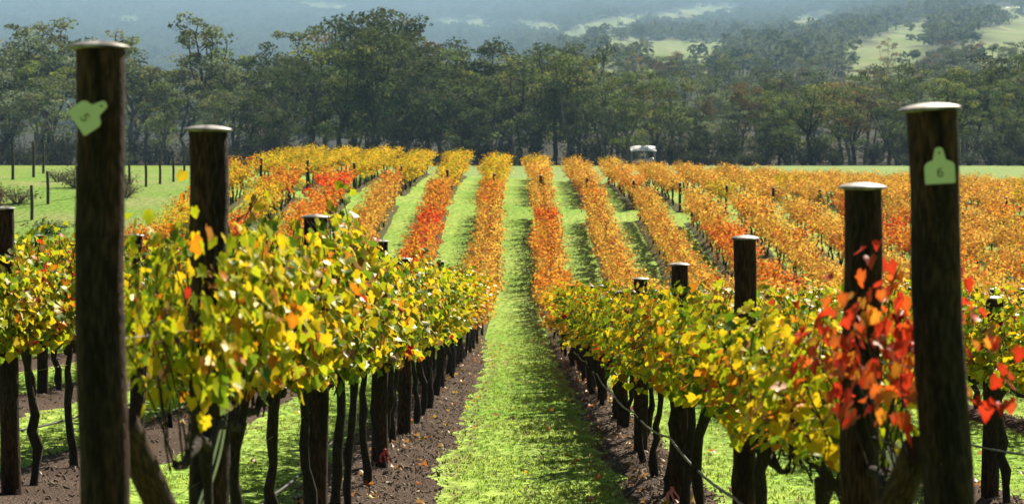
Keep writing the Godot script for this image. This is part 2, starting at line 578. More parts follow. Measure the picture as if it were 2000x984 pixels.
func vine_copy(pal: String, lod: int, variant: int, singles: int, label: String, at: Vector3, turn: bool, sy: float) -> Node3D:
	var key := "%s%d_%d" % [pal, lod, variant]
	var o: Node3D
	if not vine_protos.has(key):
		vine_protos[key] = make_vine(pal, lod, variant, singles)
		o = vine_protos[key]
	else:
		o = vine_protos[key].duplicate()
	o.name = numbered("grape_vine", self)
	add_child(o)
	o.position = at
	o.rotation = Vector3(0, PI if turn else 0.0, 0)
	o.scale = Vector3(rng.randf_range(0.92, 1.12) * lerpf(1.0, 1.45, smoothstep(14.0, 38.0, -at.z) * (1.0 if lod < 2 else 0.0)), sy * rng.randf_range(0.96, 1.05), 1.0)
	tag(o, label, "grapevine", "grapevines trained along the trellis rows")
	return o

var red_noise := FastNoiseLite.new()
func palette_at(side: int, r: int, d: float) -> String:
	var q := red_noise.get_noise_2d(float(side * r) * 37.0, d * 1.0)
	if d > 104.0:
		return "yellow" if side < 0 else ("gold" if q > -0.35 else "yellow")
	if side < 0:
		if r == 1:
			return "green" if d < 34.0 else ("yellow" if d < 48.0 else ("orange" if q > 0.15 else "gold"))
		if r == 2:
			return "green" if d < 40.0 else ("red" if d > 64.0 and d < 88.0 and q > -0.3 else "orange")
		return "green" if d < 35.0 else ("red" if q > 0.33 else ("orange" if q > -0.05 else ("gold" if r < 5 else "yellow")))
	if r == 1:
		return "red" if d < 7.4 else ("green" if d < 31.0 else ("yellow" if d < 46.0 else ("red" if d > 84.0 and q > -0.35 else ("orange" if q > 0.0 else "gold"))))
	if r == 2 and d < 30.0:
		return "green"
	return "red" if q > 0.4 else ("orange" if q > 0.26 else "gold")

# ---------------------------------------------------------------- posts
var post_shafts := []
func post_parts(o: Node3D, k: int, radius: float) -> void:
	if post_shafts.is_empty():
		for n in 4:
			var r := RandomNumberGenerator.new()
			r.seed = 40 + n
			var mb := MB.new()
			var pts := []
			var rad := []
			for j in 22:
				pts.append(Vector3(0.006 * sin(j * 0.7 + n), -2.9 + j * 2.9 / 21.0, 0.006 * cos(j * 0.9 + n)))
				rad.append((1.0 + 0.10 * (1.0 - j / 21.0)) * r.randf_range(0.975, 1.03))
			# radius 1, scaled to size later
			for j in 22:
				rad[j] = rad[j] * 0.075
			mb.tube(pts, rad, 22, Color.WHITE, true, 0.012, r)
			# rusty, grey and tarry patches in the weathered wood
			for j in mb.c.size():
				var p := mb.v[j] * Vector3(260, 42, 260) + Vector3(n * 77, 0, 0)
				var q := wob.get_noise_3dv(p)
				var w := wob2.get_noise_3dv(p * 1.7)
				mb.c[j] = Color(0.8, 0.8, 0.8).lerp(Color(1.7, 1.0, 0.75) if q > 0.0 else Color(0.45, 0.58, 0.68), clampf(absf(q) * 2.6, 0.0, 1.0)) * (1.0 - 0.55 * smoothstep(0.05, 0.3, w))
			post_shafts.append(mb.mesh())
		var cap := lathe([Vector2(0.0, 0.02), Vector2(0.03, 0.0193), Vector2(0.062, 0.0145), Vector2(0.086, 0.008), Vector2(0.095, 0.004), Vector2(0.097, 0.0), Vector2(0.096, -0.003), Vector2(0.09, -0.004), Vector2(0.08, -0.002), Vector2(0.078, -0.008)], 28)
		# outward normals: the profile runs from the middle outward and down
		for j in cap.n.size():
			cap.n[j] = -cap.n[j]
		post_shafts.append(cap.mesh())
	var s := radius / 0.075
	part(o, "shaft", post_shafts[k % 4], mats.wood, Transform3D(Basis.from_scale(Vector3(s, 1, s)), Vector3.ZERO))
	part(o, "cap", post_shafts[4], mats.metal, Transform3D(Basis.from_scale(Vector3(s, 1, s)), Vector3(0, 0.004, 0)))

func vineyard_post(x: float, d: float, top: float, radius: float, label: String, k: int, lean := 0.0) -> Node3D:
	# the origin is the top of the shaft, so that the foot is buried
	var o := thing("vineyard_post", label, "post", Vector3(x, top, -d), "capped timber posts of the vine trellis")
	o.rotation = Vector3(0, k * 1.3, lean)
	post_parts(o, k, radius)
	return o

func ear_tag(o: Node3D, at: Vector3, turn: float, writing: String, label: String) -> void:
	var mb := MB.new()
	var outline := [Vector2(-0.045, -0.052), Vector2(0.045, -0.052), Vector2(0.047, -0.045), Vector2(0.047, 0.004), Vector2(0.04, 0.014), Vector2(0.02, 0.022), Vector2(0.015, 0.045), Vector2(0.011, 0.058), Vector2(0.0, 0.062), Vector2(-0.011, 0.058), Vector2(-0.015, 0.045), Vector2(-0.02, 0.022), Vector2(-0.04, 0.014), Vector2(-0.047, 0.004), Vector2(-0.047, -0.045)]
	for z in [0.0016, -0.0016]:
		var c := mb.vert(Vector3(0, -0.015, z), Vector3(0, 0, signf(z)))
		var ids := []
		for p in outline:
			ids.append(mb.vert(Vector3(p.x, p.y, z - 0.18 * p.x * p.x), Vector3(p.x * 0.4, 0, signf(z)).normalized()))
		for j in ids.size():
			if z > 0:
				mb.tri(c, ids[(j + 1) % ids.size()], ids[j])
			else:
				mb.tri(c, ids[j], ids[(j + 1) % ids.size()])
	for j in outline.size():
		var p: Vector2 = outline[j]
		var q: Vector2 = outline[(j + 1) % outline.size()]
		var e := (q - p).normalized()
		var nn := Vector3(e.y, -e.x, 0)
		var a := mb.vert(Vector3(p.x, p.y, 0.0016 - 0.18 * p.x * p.x), nn)
		var b := mb.vert(Vector3(q.x, q.y, 0.0016 - 0.18 * q.x * q.x), nn)
		var c2 := mb.vert(Vector3(q.x, q.y, -0.0016 - 0.18 * q.x * q.x), nn)
		var d2 := mb.vert(Vector3(p.x, p.y, -0.0016 - 0.18 * p.x * p.x), nn)
		mb.tri(a, b, c2); mb.tri(a, c2, d2)
	var t := part(o, "ear_tag", mb.mesh(), mats.tag, Transform3D(Basis.from_euler(Vector3(0, -o.rotation.y, 0)) * Basis(Vector3.BACK, turn), at))
	t.set_meta("label", label)
	var tm := TextMesh.new()
	tm.text = writing
	tm.font_size = 48
	tm.pixel_size = 0.00082
	tm.depth = 0.0012
	var f := SystemFont.new()
	f.font_names = PackedStringArray(["Droid Sans"])
	tm.font = f
	part(t, "numeral", tm, mats.ink, Transform3D(Basis(), Vector3(0, -0.018, 0.0024)))
	part(t, "rivet", lathe([Vector2(0.0035, 0.0), Vector2(0.0035, 0.002), Vector2(0.0, 0.0026)], 10).mesh(), mats.ink, Transform3D(Basis(Vector3.RIGHT, PI / 2), Vector3(0, 0.044, 0.0016)))

# ---------------------------------------------------------------- eucalypts
var tree_protos := {}
func make_tree(style: String, variant: int) -> Node3D:
	var r := RandomNumberGenerator.new()
	r.seed = hash([style, variant, 7])
	var o := Node3D.new()
	var tone: Array = {"dark": [Color(0.038, 0.058, 0.024), Color(0.075, 0.098, 0.036)], "olive": [Color(0.078, 0.112, 0.034), Color(0.145, 0.175, 0.055)], "grey": [Color(0.095, 0.125, 0.07), Color(0.175, 0.205, 0.125)], "brown": [Color(0.13, 0.105, 0.045), Color(0.18, 0.13, 0.055)], "open": [Color(0.085, 0.11, 0.045), Color(0.15, 0.17, 0.075)], "young": [Color(0.12, 0.155, 0.04), Color(0.18, 0.21, 0.06)]}[style]
	# a tree of unit size: 10 m tall
	var limbs := MB.new()
	var trunk := MB.new()
	var crown := MB.new()
	var own := r.randf_range(0.68, 1.4)
	tone = [(tone[0] as Color) * own, (tone[1] as Color) * own]
	var bark := Color(0.2, 0.18, 0.165) * r.randf_range(0.7, 1.2)
	if r.randf() < 0.3:
		bark = Color(0.62, 0.58, 0.52)
	bark.a = 1.0
	var fork := r.randf_range(2.2, 3.8) if style != "open" else r.randf_range(3.5, 5.0)
	var pts := []
	var rad := []
	var sway := Vector3(r.randf_range(-0.5, 0.5), 0, r.randf_range(-0.5, 0.5))
	for k in 7:
		var t := k / 6.0
		pts.append(Vector3(0, -0.4 + (fork + 0.4) * t, 0) + sway * t * t + Vector3(r.randf_range(-0.05, 0.05), 0, r.randf_range(-0.05, 0.05)))
		rad.append(lerpf(0.2, 0.13, t) * (1.35 if k == 0 else 1.0))
	trunk.tube(pts, rad, 8, bark, true, 0.06, r)
	var top: Vector3 = pts[6]
	var tips := []
	var n_limbs := r.randi_range(3, 5)
	for s in n_limbs:
		var a := TAU * s / n_limbs + r.randf_range(-0.5, 0.5)
		var reach := r.randf_range(1.0, 2.3) * (0.75 if style == "open" else 1.0)
		var high := r.randf_range(7.0, 9.3) if s else 9.4
		var end := Vector3(cos(a) * reach, high, sin(a) * reach) + sway
		var lp := []
		var lr := []
		for k in 6:
			var t := k / 5.0
			var p := top.lerp(end, t)
			p += Vector3(cos(a), 0, sin(a)) * sin(t * PI) * 0.35 + Vector3(r.randf_range(-0.12, 0.12), r.randf_range(-0.1, 0.1), r.randf_range(-0.12, 0.12)) * (1.0 if k > 0 else 0.0)
			lp.append(p)
			lr.append(lerpf(0.1, 0.025, t))
		limbs.tube(lp, lr, 6, bark, true)
		tips.append(end)
		for b in r.randi_range(5, 8):
			var t := r.randf_range(0.15, 1.0)
			var p: Vector3 = top.lerp(end, t)
			var a2 := r.randf() * TAU
			var out := r.randf_range(0.5, 1.7) * (0.8 if style == "open" else 1.0)
			var e2 := p + Vector3(cos(a2) * out, r.randf_range(0.1, 1.0), sin(a2) * out)
			e2.y = minf(e2.y, 9.7)
			limbs.tube([p, p.lerp(e2, 0.5) + Vector3(0, 0.12, 0), e2], [0.04, 0.028, 0.014], 4, bark, true)
			tips.append(e2)
	if style == "young" or style == "dark" or style == "olive":
		for b in 8:          # low foliage down towards the ground
			var a3 := r.randf() * TAU
			tips.append(Vector3(cos(a3) * r.randf_range(0.6, 1.8), r.randf_range(2.2, 5.0), sin(a3) * r.randf_range(0.6, 1.8)) + sway * 0.5)
	for e in tips:
		var cr := r.randf_range(0.6, 1.12) * (0.72 if style == "open" else 1.0)
		var flat := r.randf_range(0.45, 0.65)
		var base: Color = (tone[0] as Color).lerp(tone[1], r.randf()) * r.randf_range(0.65, 1.5)
		var warm := r.randf_range(-0.16, 0.12)
		base = Color(base.r * (1.0 + warm), base.g, base.b * (1.0 - warm))
		var cards := int(84.0 * (0.62 if style == "open" else 1.0))
		for c in cards:
			var dir := Vector3(r.randfn(), r.randfn() + 0.25, r.randfn()).normalized()
			var p: Vector3 = e + dir * Vector3(cr, cr * flat, cr) * pow(r.randf(), 0.3)
			var nn := (dir + Vector3(r.randfn(), r.randfn(), r.randfn()) * 0.7).normalized()
			var x := nn.cross(Vector3(r.randfn(), r.randfn(), r.randfn()).normalized()).normalized()
			var y := nn.cross(x)
			var s := r.randf_range(0.07, 0.17)
			var col := base * r.randf_range(0.65, 1.35)
			col.a = 1.0
			var i0 := crown.vert(p - x * s, nn, col)
			crown.vert(p + y * s * 0.55 + x * s * 0.1, nn, col); crown.vert(p + x * s, nn, col); crown.vert(p - y * s * 0.55, nn, col)
			crown.tri(i0, i0 + 1, i0 + 2); crown.tri(i0, i0 + 2, i0 + 3)
	part(o, "trunk", trunk.mesh(), mats.tree_bark)
	part(o, "limb", limbs.mesh(), mats.tree_bark).set_meta("kind", "stuff")
	part(o, "crown", crown.mesh(), mats.crown)
	return o

func tree(style: String, variant: int, x: float, d: float, tall: float, label: String, group := "", wide := 1.0) -> Node3D:
	var key := style + str(variant)
	var o: Node3D
	if not tree_protos.has(key):
		tree_protos[key] = make_tree(style, variant)
		o = tree_protos[key]
	else:
		o = tree_protos[key].duplicate()
	o.name = numbered("eucalypt_tree", self)
	add_child(o)
	o.position = on_ground(x, d)
	var s := tall / 9.9
	o.scale = Vector3(s * wide, s, s * wide)
	o.rotation = Vector3(0, rng.randf() * TAU, 0)
	tag(o, label, "tree", group)
	return o

# a bush: many stems from the ground, leaves on them
var shrub_protos := []
func shrub(x: float, d: float, tall: float, wide: float, kind: int, label: String, group: String) -> void:
	if shrub_protos.is_empty():
		for k in 4:
			var r := RandomNumberGenerator.new()
			r.seed = 90 + k
			var o := Node3D.new()
			var st := MB.new()
			var fo := MB.new()
			var base: Color = [Color(0.05, 0.062, 0.03), Color(0.13, 0.125, 0.085), Color(0.12, 0.07, 0.05), Color(0.075, 0.09, 0.06)][k]
			for s in 16:
				var a := r.randf() * TAU
				var lean := r.randf_range(0.1, 0.75)
				var e := Vector3(cos(a) * lean, r.randf_range(0.55, 1.0), sin(a) * lean)
				st.tube([Vector3(cos(a) * 0.05, -0.05, sin(a) * 0.05), e * Vector3(0.6, 0.5, 0.6), e], [0.02, 0.014, 0.006], 4, Color(0.22, 0.19, 0.16), false)
				for c in 44:
					var p := e * r.randf_range(0.35, 1.0) + Vector3(r.randfn(), r.randfn() * 0.7, r.randfn()) * 0.16
					p.y = maxf(p.y, 0.01)
					var nn := Vector3(r.randfn(), r.randfn() + 0.5, r.randfn()).normalized()
					var xx := nn.cross(Vector3(r.randfn(), r.randfn(), r.randfn()).normalized()).normalized()
					var yy := nn.cross(xx)
					var z := r.randf_range(0.03, 0.07)
					var col := base * r.randf_range(0.55, 1.5)
					col.a = 1.0
					var i0 := fo.vert(p - xx * z, nn, col)
					fo.vert(p + yy * z * 0.5, nn, col); fo.vert(p + xx * z, nn, col); fo.vert(p - yy * z * 0.5, nn, col)
					fo.tri(i0, i0 + 1, i0 + 2); fo.tri(i0, i0 + 2, i0 + 3)
			part(o, "stem", st.mesh(), mats.tree_bark).set_meta("kind", "stuff")
			part(o, "foliage", fo.mesh(), mats.crown)
			shrub_protos.append(o)
	var c: Node3D = shrub_protos[kind].duplicate()
	c.name = numbered("shrub", self)
	add_child(c)
	c.position = on_ground(x, d)
	c.scale = Vector3(wide, tall, wide)
	c.rotation.y = rng.randf() * TAU
	tag(c, label, "shrub", group)

# ---------------------------------------------------------------- ground
func mixc(a: Color, b: Color, t: float) -> Color:
	return a.lerp(b, clampf(t, 0.0, 1.0))

func ground_color(x: float, d: float) -> Color:
	var n1 := wob2.get_noise_2d(x * 4.0, d * 4.0)
	var n2 := wob.get_noise_2d(x * 9.0, d * 9.0)
	var grass := mixc(Color(0.23, 0.41, 0.06), Color(0.36, 0.49, 0.11), 0.5 + n1 + 0.5 * n2)
	var c := grass
	if d < 290.0:
		var left_edge := -ROW * (LEFT_ROWS - 0.5) - 3.0
		if x < left_edge:
			c = mixc(Color(0.2, 0.35, 0.06), Color(0.32, 0.35, 0.13), 0.3 + n1 * 1.4 + n2 * 0.6)
		if d > 139.0:
			c = mixc(Color(0.24, 0.36, 0.10), Color(0.29, 0.39, 0.14), 0.5 + n1)
			if x < -14.0:
				c = mixc(Color(0.2, 0.33, 0.05), Color(0.27, 0.36, 0.08), 0.5 + n1)
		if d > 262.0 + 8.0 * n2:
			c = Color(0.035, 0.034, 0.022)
		return c
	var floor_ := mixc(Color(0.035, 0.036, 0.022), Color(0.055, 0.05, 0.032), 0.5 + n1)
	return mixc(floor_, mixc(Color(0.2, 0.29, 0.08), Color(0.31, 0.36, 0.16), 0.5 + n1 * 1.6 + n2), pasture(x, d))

func build_ground() -> void:
	var xs := []
	var x := 0.0
	while x < 9000.0:
		xs.append(x)
		x += 0.65 if x < 24.0 else maxf(0.65, x * 0.045)
	xs.append(9000.0)
	var all := []
	for k in range(xs.size() - 1, 0, -1):
		all.append(-xs[k])
	all.append_array(xs)
	var ds := []
	var d := -40.0
	while d < 11500.0:
		ds.append(d)
		d += 2.0 if d < 4.0 else (0.8 if d < 60.0 else (1.3 if d < 150.0 else maxf(2.0, (d - 100.0) * 0.026)))
	ds.append(12000.0)
	var mb := MB.new()
	var w := all.size()
	for dd in ds:
		for xx in all:
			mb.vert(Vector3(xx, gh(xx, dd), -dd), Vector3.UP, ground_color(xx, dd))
	for r in ds.size():
		for k in w:
			var a := mb.v[r * w + maxi(k - 1, 0)]
			var b := mb.v[r * w + mini(k + 1, w - 1)]
			var e := mb.v[maxi(r - 1, 0) * w + k]
			var f := mb.v[mini(r + 1, ds.size() - 1) * w + k]
			mb.n[r * w + k] = (b - a).cross(f - e).normalized()
			if r < ds.size() - 1 and k < w - 1:
				var q := r * w + k
				mb.tri(q, q + w, q + 1); mb.tri(q + 1, q + w, q + w + 1)
	setting("ground", mb.mesh(), mats.ground)

func row_x(side: int, r: int) -> float:
	return side * ROW * (r - 0.5)

func row_start(r: int) -> float:
	return maxf(5.2, ROW * (r - 0.5) / 0.31 - 2.0)

# how high the mounded soil stands over the ground at a distance o from the row's middle
func berm(o: float, half: float) -> float:
	return 0.09 * (1.0 - smoothstep(0.0, half, absf(o))) - 0.012

func soil_half(side: int, d: float, x: float) -> float:
	return lerpf(0.74 if side < 0 else 0.44, 0.4, smoothstep(35.0, 65.0, d)) + wob2.get_noise_2d(x * 9.0, d * 14.0) * 0.22

func soil_bed(side: int, r: int, d0: float, d1: float) -> void:
	var mb := MB.new()
	var x0 := row_x(side, r)
	var cols := 12
	var d := d0
	var rows := 0
	while d <= d1:
		for k in cols + 1:
			var t := k * 2.0 / cols - 1.0
			var half := soil_half(side, d, x0 + t)
			var o := t * half
			var dry := smoothstep(45.0, 75.0, d)
			var c := mixc(Color(0.23, 0.175, 0.145), Color(0.14, 0.105, 0.088), 0.5 + 0.9 * wob2.get_noise_2d((x0 + o) * 22.0, d * 22.0))
			c = mixc(c, Color(0.23, 0.24, 0.10), dry * 0.75)
			c.a = 1.0
			var y := berm(o, half) if k > 0 and k < cols else -0.03
			y += wob.get_noise_2d((x0 + o) * 60.0, d * 60.0) * 0.018
			mb.vert(on_ground(x0 + o, d, y), Vector3.UP, c)
		rows += 1
		d += 0.25 if d < 30.0 else (0.6 if d < 60.0 else 1.5)
	var w := cols + 1
	for rr in rows:
		for k in w:
			var a := mb.v[rr * w + maxi(k - 1, 0)]
			var b := mb.v[rr * w + mini(k + 1, w - 1)]
			var e := mb.v[maxi(rr - 1, 0) * w + k]
			var f := mb.v[mini(rr + 1, rows - 1) * w + k]
			mb.n[rr * w + k] = (b - a).cross(f - e).normalized()
			if rr < rows - 1 and k < w - 1:
				var q := rr * w + k
				mb.tri(q, q + w, q + 1); mb.tri(q + 1, q + w, q + w + 1)
	setting("soil_bed", mb.mesh(), mats.soil)

func grass_tuft(r: RandomNumberGenerator, blades: int, tall: float, spread: float) -> Mesh:
	var mb := MB.new()
	for b in blades:
		var a := r.randf() * TAU
		var p := Vector3(cos(a), 0, sin(a)) * r.randf() * spread
		var lean := Vector3(r.randfn(), 0, r.randfn()) * 0.4
		var h := tall * r.randf_range(0.5, 1.15)
		var w := r.randf_range(0.0035, 0.007)
		var s := Vector3(cos(a + 1.3), 0, sin(a + 1.3)) * w
		var m := p + Vector3(0, h * 0.55, 0) + lean * h * 0.35
		var e := p + Vector3(0, h * 0.85, 0) + lean * h
		var nn := s.cross(Vector3.UP + lean * 0.5).normalized()
		nn = (nn + Vector3.UP * 1.1).normalized()
		var c := Color(1, 1, 1) * r.randf_range(0.7, 1.2)
		c.a = 1.0
		var i0 := mb.vert(p - s, nn, c)
		mb.vert(p + s, nn, c); mb.vert(m - s * 0.8, nn, c); mb.vert(m + s * 0.8, nn, c); mb.vert(e, nn, c)
		mb.tri(i0, i0 + 1, i0 + 2); mb.tri(i0 + 1, i0 + 3, i0 + 2); mb.tri(i0 + 2, i0 + 3, i0 + 4)
	return mb.mesh()

func build_grass() -> void:
	var r := RandomNumberGenerator.new()
	r.seed = 51
	var places := [[], [], []]
	var tints := [[], [], []]
	for lane in range(-4, 6):
		var xc := lane * ROW
		var near := maxf(8.5, absf(xc) / 0.30 - 4.0)
		var d := near
		while d < 118.0:
			var dens := (150.0 if lane == 0 else 75.0) * (1.0 if d < 22.0 else maxf(0.1, (22.0 / d) ** 1.35))
			var step := 0.5
			var count := int(ROW * step * dens)
			for k in count:
				var x := xc + r.randf_range(-0.5, 0.5) * ROW
				var dd := d + r.randf() * step
				var side := -1 if x < 0.0 else 1
				var rr := int(absf(x) / ROW) + 1
				var o := absf(x - row_x(side, rr))
				var half := soil_half(side, dd, x)
				if dd < 103.0 and o < half * (0.75 if r.randf() < 0.35 else 0.95) and r.randf() < (0.97 if dd < 55.0 else 0.6):
					continue
				var n1 := wob2.get_noise_2d(x * 12.0, dd * 12.0)
				var c := mixc(Color(0.27, 0.46, 0.06), Color(0.43, 0.56, 0.11), 0.5 + n1 * 1.4)
				if r.randf() < 0.08 or (o < half * 1.15 and r.randf() < 0.45):
					c = Color(0.34, 0.33, 0.14)
				c = c * r.randf_range(0.8, 1.15)
				c.a = 1.0
				var s := r.randf_range(0.6, 1.25) * (0.9 + 0.4 * n1) * (1.0 if dd < 30.0 else 1.25)
				var v := r.randi() % 3
				places[v].append(Transform3D(Basis(Vector3.UP, r.randf() * TAU).scaled(Vector3.ONE * maxf(0.35, s)), on_ground(x, dd, -0.005)))
				tints[v].append(c)
			d += step
	var g := Node3D.new()
	g.name = "grass"
	add_child(g)
	tag(g, "short bright green grass in the lanes between the vine rows", "grass", "", "stuff")
	for v in 3:
		scatter(g, "tuft", grass_tuft(r, [16, 12, 20][v], [0.034, 0.05, 0.024][v], [0.07, 0.06, 0.09][v]), mats.grass, places[v], tints[v])

func build_litter() -> void:
	var r := RandomNumberGenerator.new()
	r.seed = 71
	# clods and mulch on the soil beds
	var chip := MB.new()
	for f in 6:
		pass
	chip.tube([Vector3(-0.5, 0, 0), Vector3(0, 0.08, 0.03), Vector3(0.5, 0, 0)], [0.12, 0.2, 0.1], 5, Color.WHITE, true, 0.25, r)
	var places := []
	var tints := []
	for s in [-1, 1]:
		for row in [1, 2, 3]:
			var x0 := row_x(s, row)
			var d := maxf(7.0, absf(x0) / 0.29 - 3.0)
			while d < 62.0:
				var count := int((170.0 if row == 1 else 60.0) * minf(1.0, (16.0 / d) ** 1.2))
				for k in count:
					var dd := d + r.randf() * 0.5
					var half := soil_half(s, dd, x0)
					var o := r.randf_range(-1.0, 1.0) * half
					var size := r.randf_range(0.015, 0.06) * (1.0 if r.randf() < 0.9 else 1.7)
					var b := Basis.from_euler(Vector3(r.randf_range(-0.5, 0.5), r.randf() * TAU, r.randf() * TAU)).scaled(Vector3(size, size * r.randf_range(0.4, 1.0), size))
					places.append(Transform3D(b, on_ground(x0 + o, dd, berm(o, half) + 0.004)))
					var c := mixc(Color(0.11, 0.08, 0.065), Color(0.32, 0.26, 0.21), r.randf() ** 1.6)
					if r.randf() < 0.05:
						c = Color(0.5, 0.44, 0.35)
					tints.append(c)
				d += 0.5
	var m := scatter(self, "mulch", chip.mesh(), mats.chip, places, tints)
	tag(m, "brown mulch and soil clods strewn under the vine rows", "mulch", "", "stuff")
	# fallen leaves
	var lf := MB.new()
	add_leaf(lf, Basis(Vector3.RIGHT, -PI / 2), Vector3(0, 0, 0.3), 1.0, [1.0, Color.WHITE, Color.WHITE], r, 1)
	places = []
	tints = []
	for k in 900:
		var s := -1 if r.randf() < 0.5 else 1
		var row := 1 if r.randf() < 0.7 else 2
		var dd := 7.0 + 55.0 * r.randf() ** 1.6
		var x := row_x(s, row) + r.randfn() * 0.45
		var half := soil_half(s, dd, row_x(s, row))
		var o := x - row_x(s, row)
		var up := berm(o, half) if absf(o) < half else 0.03
		places.append(Transform3D(Basis.from_euler(Vector3(r.randf_range(-0.5, 0.5), r.randf() * TAU, r.randf_range(-0.5, 0.5))).scaled(Vector3.ONE * r.randf_range(0.05, 0.085)), on_ground(x, dd, up + 0.018)))
		tints.append([Color(0.45, 0.3, 0.03), Color(0.3, 0.17, 0.05), Color(0.2, 0.11, 0.05), Color(0.4, 0.14, 0.03)][r.randi() % 4])
	m = scatter(self, "fallen_leaves", lf.mesh(), mats.leaf, places, tints)
	tag(m, "fallen yellow and brown vine leaves lying under the rows", "fallen leaves", "", "stuff")

# ---------------------------------------------------------------- the vineyard
func row_scale(side: int, d: float) -> float:
	var s := (1.03 if d < 13.0 else 0.98) if side < 0 else 0.84
	s = lerpf(s, 1.0, smoothstep(45.0, 75.0, d))
	return s if d < 104.0 else 0.88

func build_vines() -> void:
	var far := {}
	var far_trunks := []
	var far_t := {}
	for side in [-1, 1]:
		for r in range(1, (LEFT_ROWS if side < 0 else RIGHT_ROWS) + 1):
			var x0 := row_x(side, r)
			for block in 2:
				var d0: float = 107.5 if block else (maxf(6.75, row_start(r)) if r > 1 else (7.35 if side < 0 else 6.7))
				var d1 := 137.0 if block else 100.5
				var k := 0
				var d := d0 + (0.0 if block else fmod(r * 0.37, 0.6) * (0.0 if r == 1 else 1.0))
				while d < d1:
					k += 1
					var pal := palette_at(side, r, d)
					var x := x0 + rng.randf_range(-0.05, 0.05) * (1.0 if d < 40.0 else 2.4)
					var at := on_ground(x, d, 0.07 if d < 60.0 else 0.03)
					var sy := row_scale(side, d)
					if side > 0 and r == 1 and k == 1:
						sy = 0.9
					var single := block == 0 and (r <= 2 or (r == 3 and d > 60.0))
					if single:
						if pal == "red" and d > 20.0 and rng.randf() < 0.45:
							pal = "orange"
						var colour: String = {"green": "yellow-green", "yellow": "yellow", "gold": "golden", "orange": "orange", "red": "red"}[pal]
						var label := "%s grapevine, %s from the near end of the %s" % [colour, ordinal(k), row_words(side, r)]
						if r == 3:
							label = "%s grapevine on the far slope, %s up the %s" % [colour, ordinal(k), row_words(side, r)]
						var lod := 0 if d < 17.0 else (1 if d < 45.0 else 2)
						var variant := int(rng.randi() % [7, 5, 4][lod])
						var singles := 0
						var turn := rng.randf() < 0.5
						if d < 13.2 and r == 1:
							singles = 140
							variant = (200 if side > 0 else 100) + k
							turn = false
						var v := vine_copy(pal, lod, variant, singles, label, at, turn, sy)
						if r == 1 and k == 1:
							v.scale.x = 0.75
							v.position.x += 0.06 if side > 0 else 0.07
					else:
						if pal == "red" and rng.randf() < 0.5:
							pal = "orange"
						elif pal == "gold" and rng.randf() < 0.06:
							pal = "orange"
						if not far.has(pal):
							far[pal] = []
							far_t[pal] = []
						if rng.randf() < 0.025:
							d += 1.5
							continue
						var b := Basis(Vector3.UP, PI if rng.randf() < 0.5 else 0.0).scaled(Vector3(rng.randf_range(0.85, 1.5), sy * rng.randf_range(0.84, 1.12), rng.randf_range(0.9, 1.15)))
						far[pal].append(Transform3D(b, at))
						var t := rng.randf_range(0.82, 1.15)
						far_t[pal].append(Color(t, t * rng.randf_range(0.92, 1.08), t))
						far_trunks.append(Transform3D(b, at))
					d += 1.5
	var o := Node3D.new()
	o.name = "distant_grape_vines"
	add_child(o)
	tag(o, "dense golden and orange vine rows covering the far slope and crest", "grapevines", "", "stuff")
	var pals := far.keys()
	pals.sort()
	for pal in pals:
		for v in 2:
			var rr := RandomNumberGenerator.new()
			rr.seed = hash([pal, v, 3])
			var g := grow(rr, 34, 16, 2.05, 0.8, 0.5)
			var half := []
			var half_t := []
			for k in far[pal].size():
				if k % 2 == v:
					half.append(far[pal][k])
					half_t.append(far_t[pal][k])
			scatter(o, "foliage", foliage_mesh(rr, pal, g.leaves, 0.128, 2), mats.far_leaf, half, half_t)
	var rt := RandomNumberGenerator.new()
	rt.seed = 5
	scatter(o, "trunk", trunk_mesh(rt, 6), mats.bark, far_trunks)

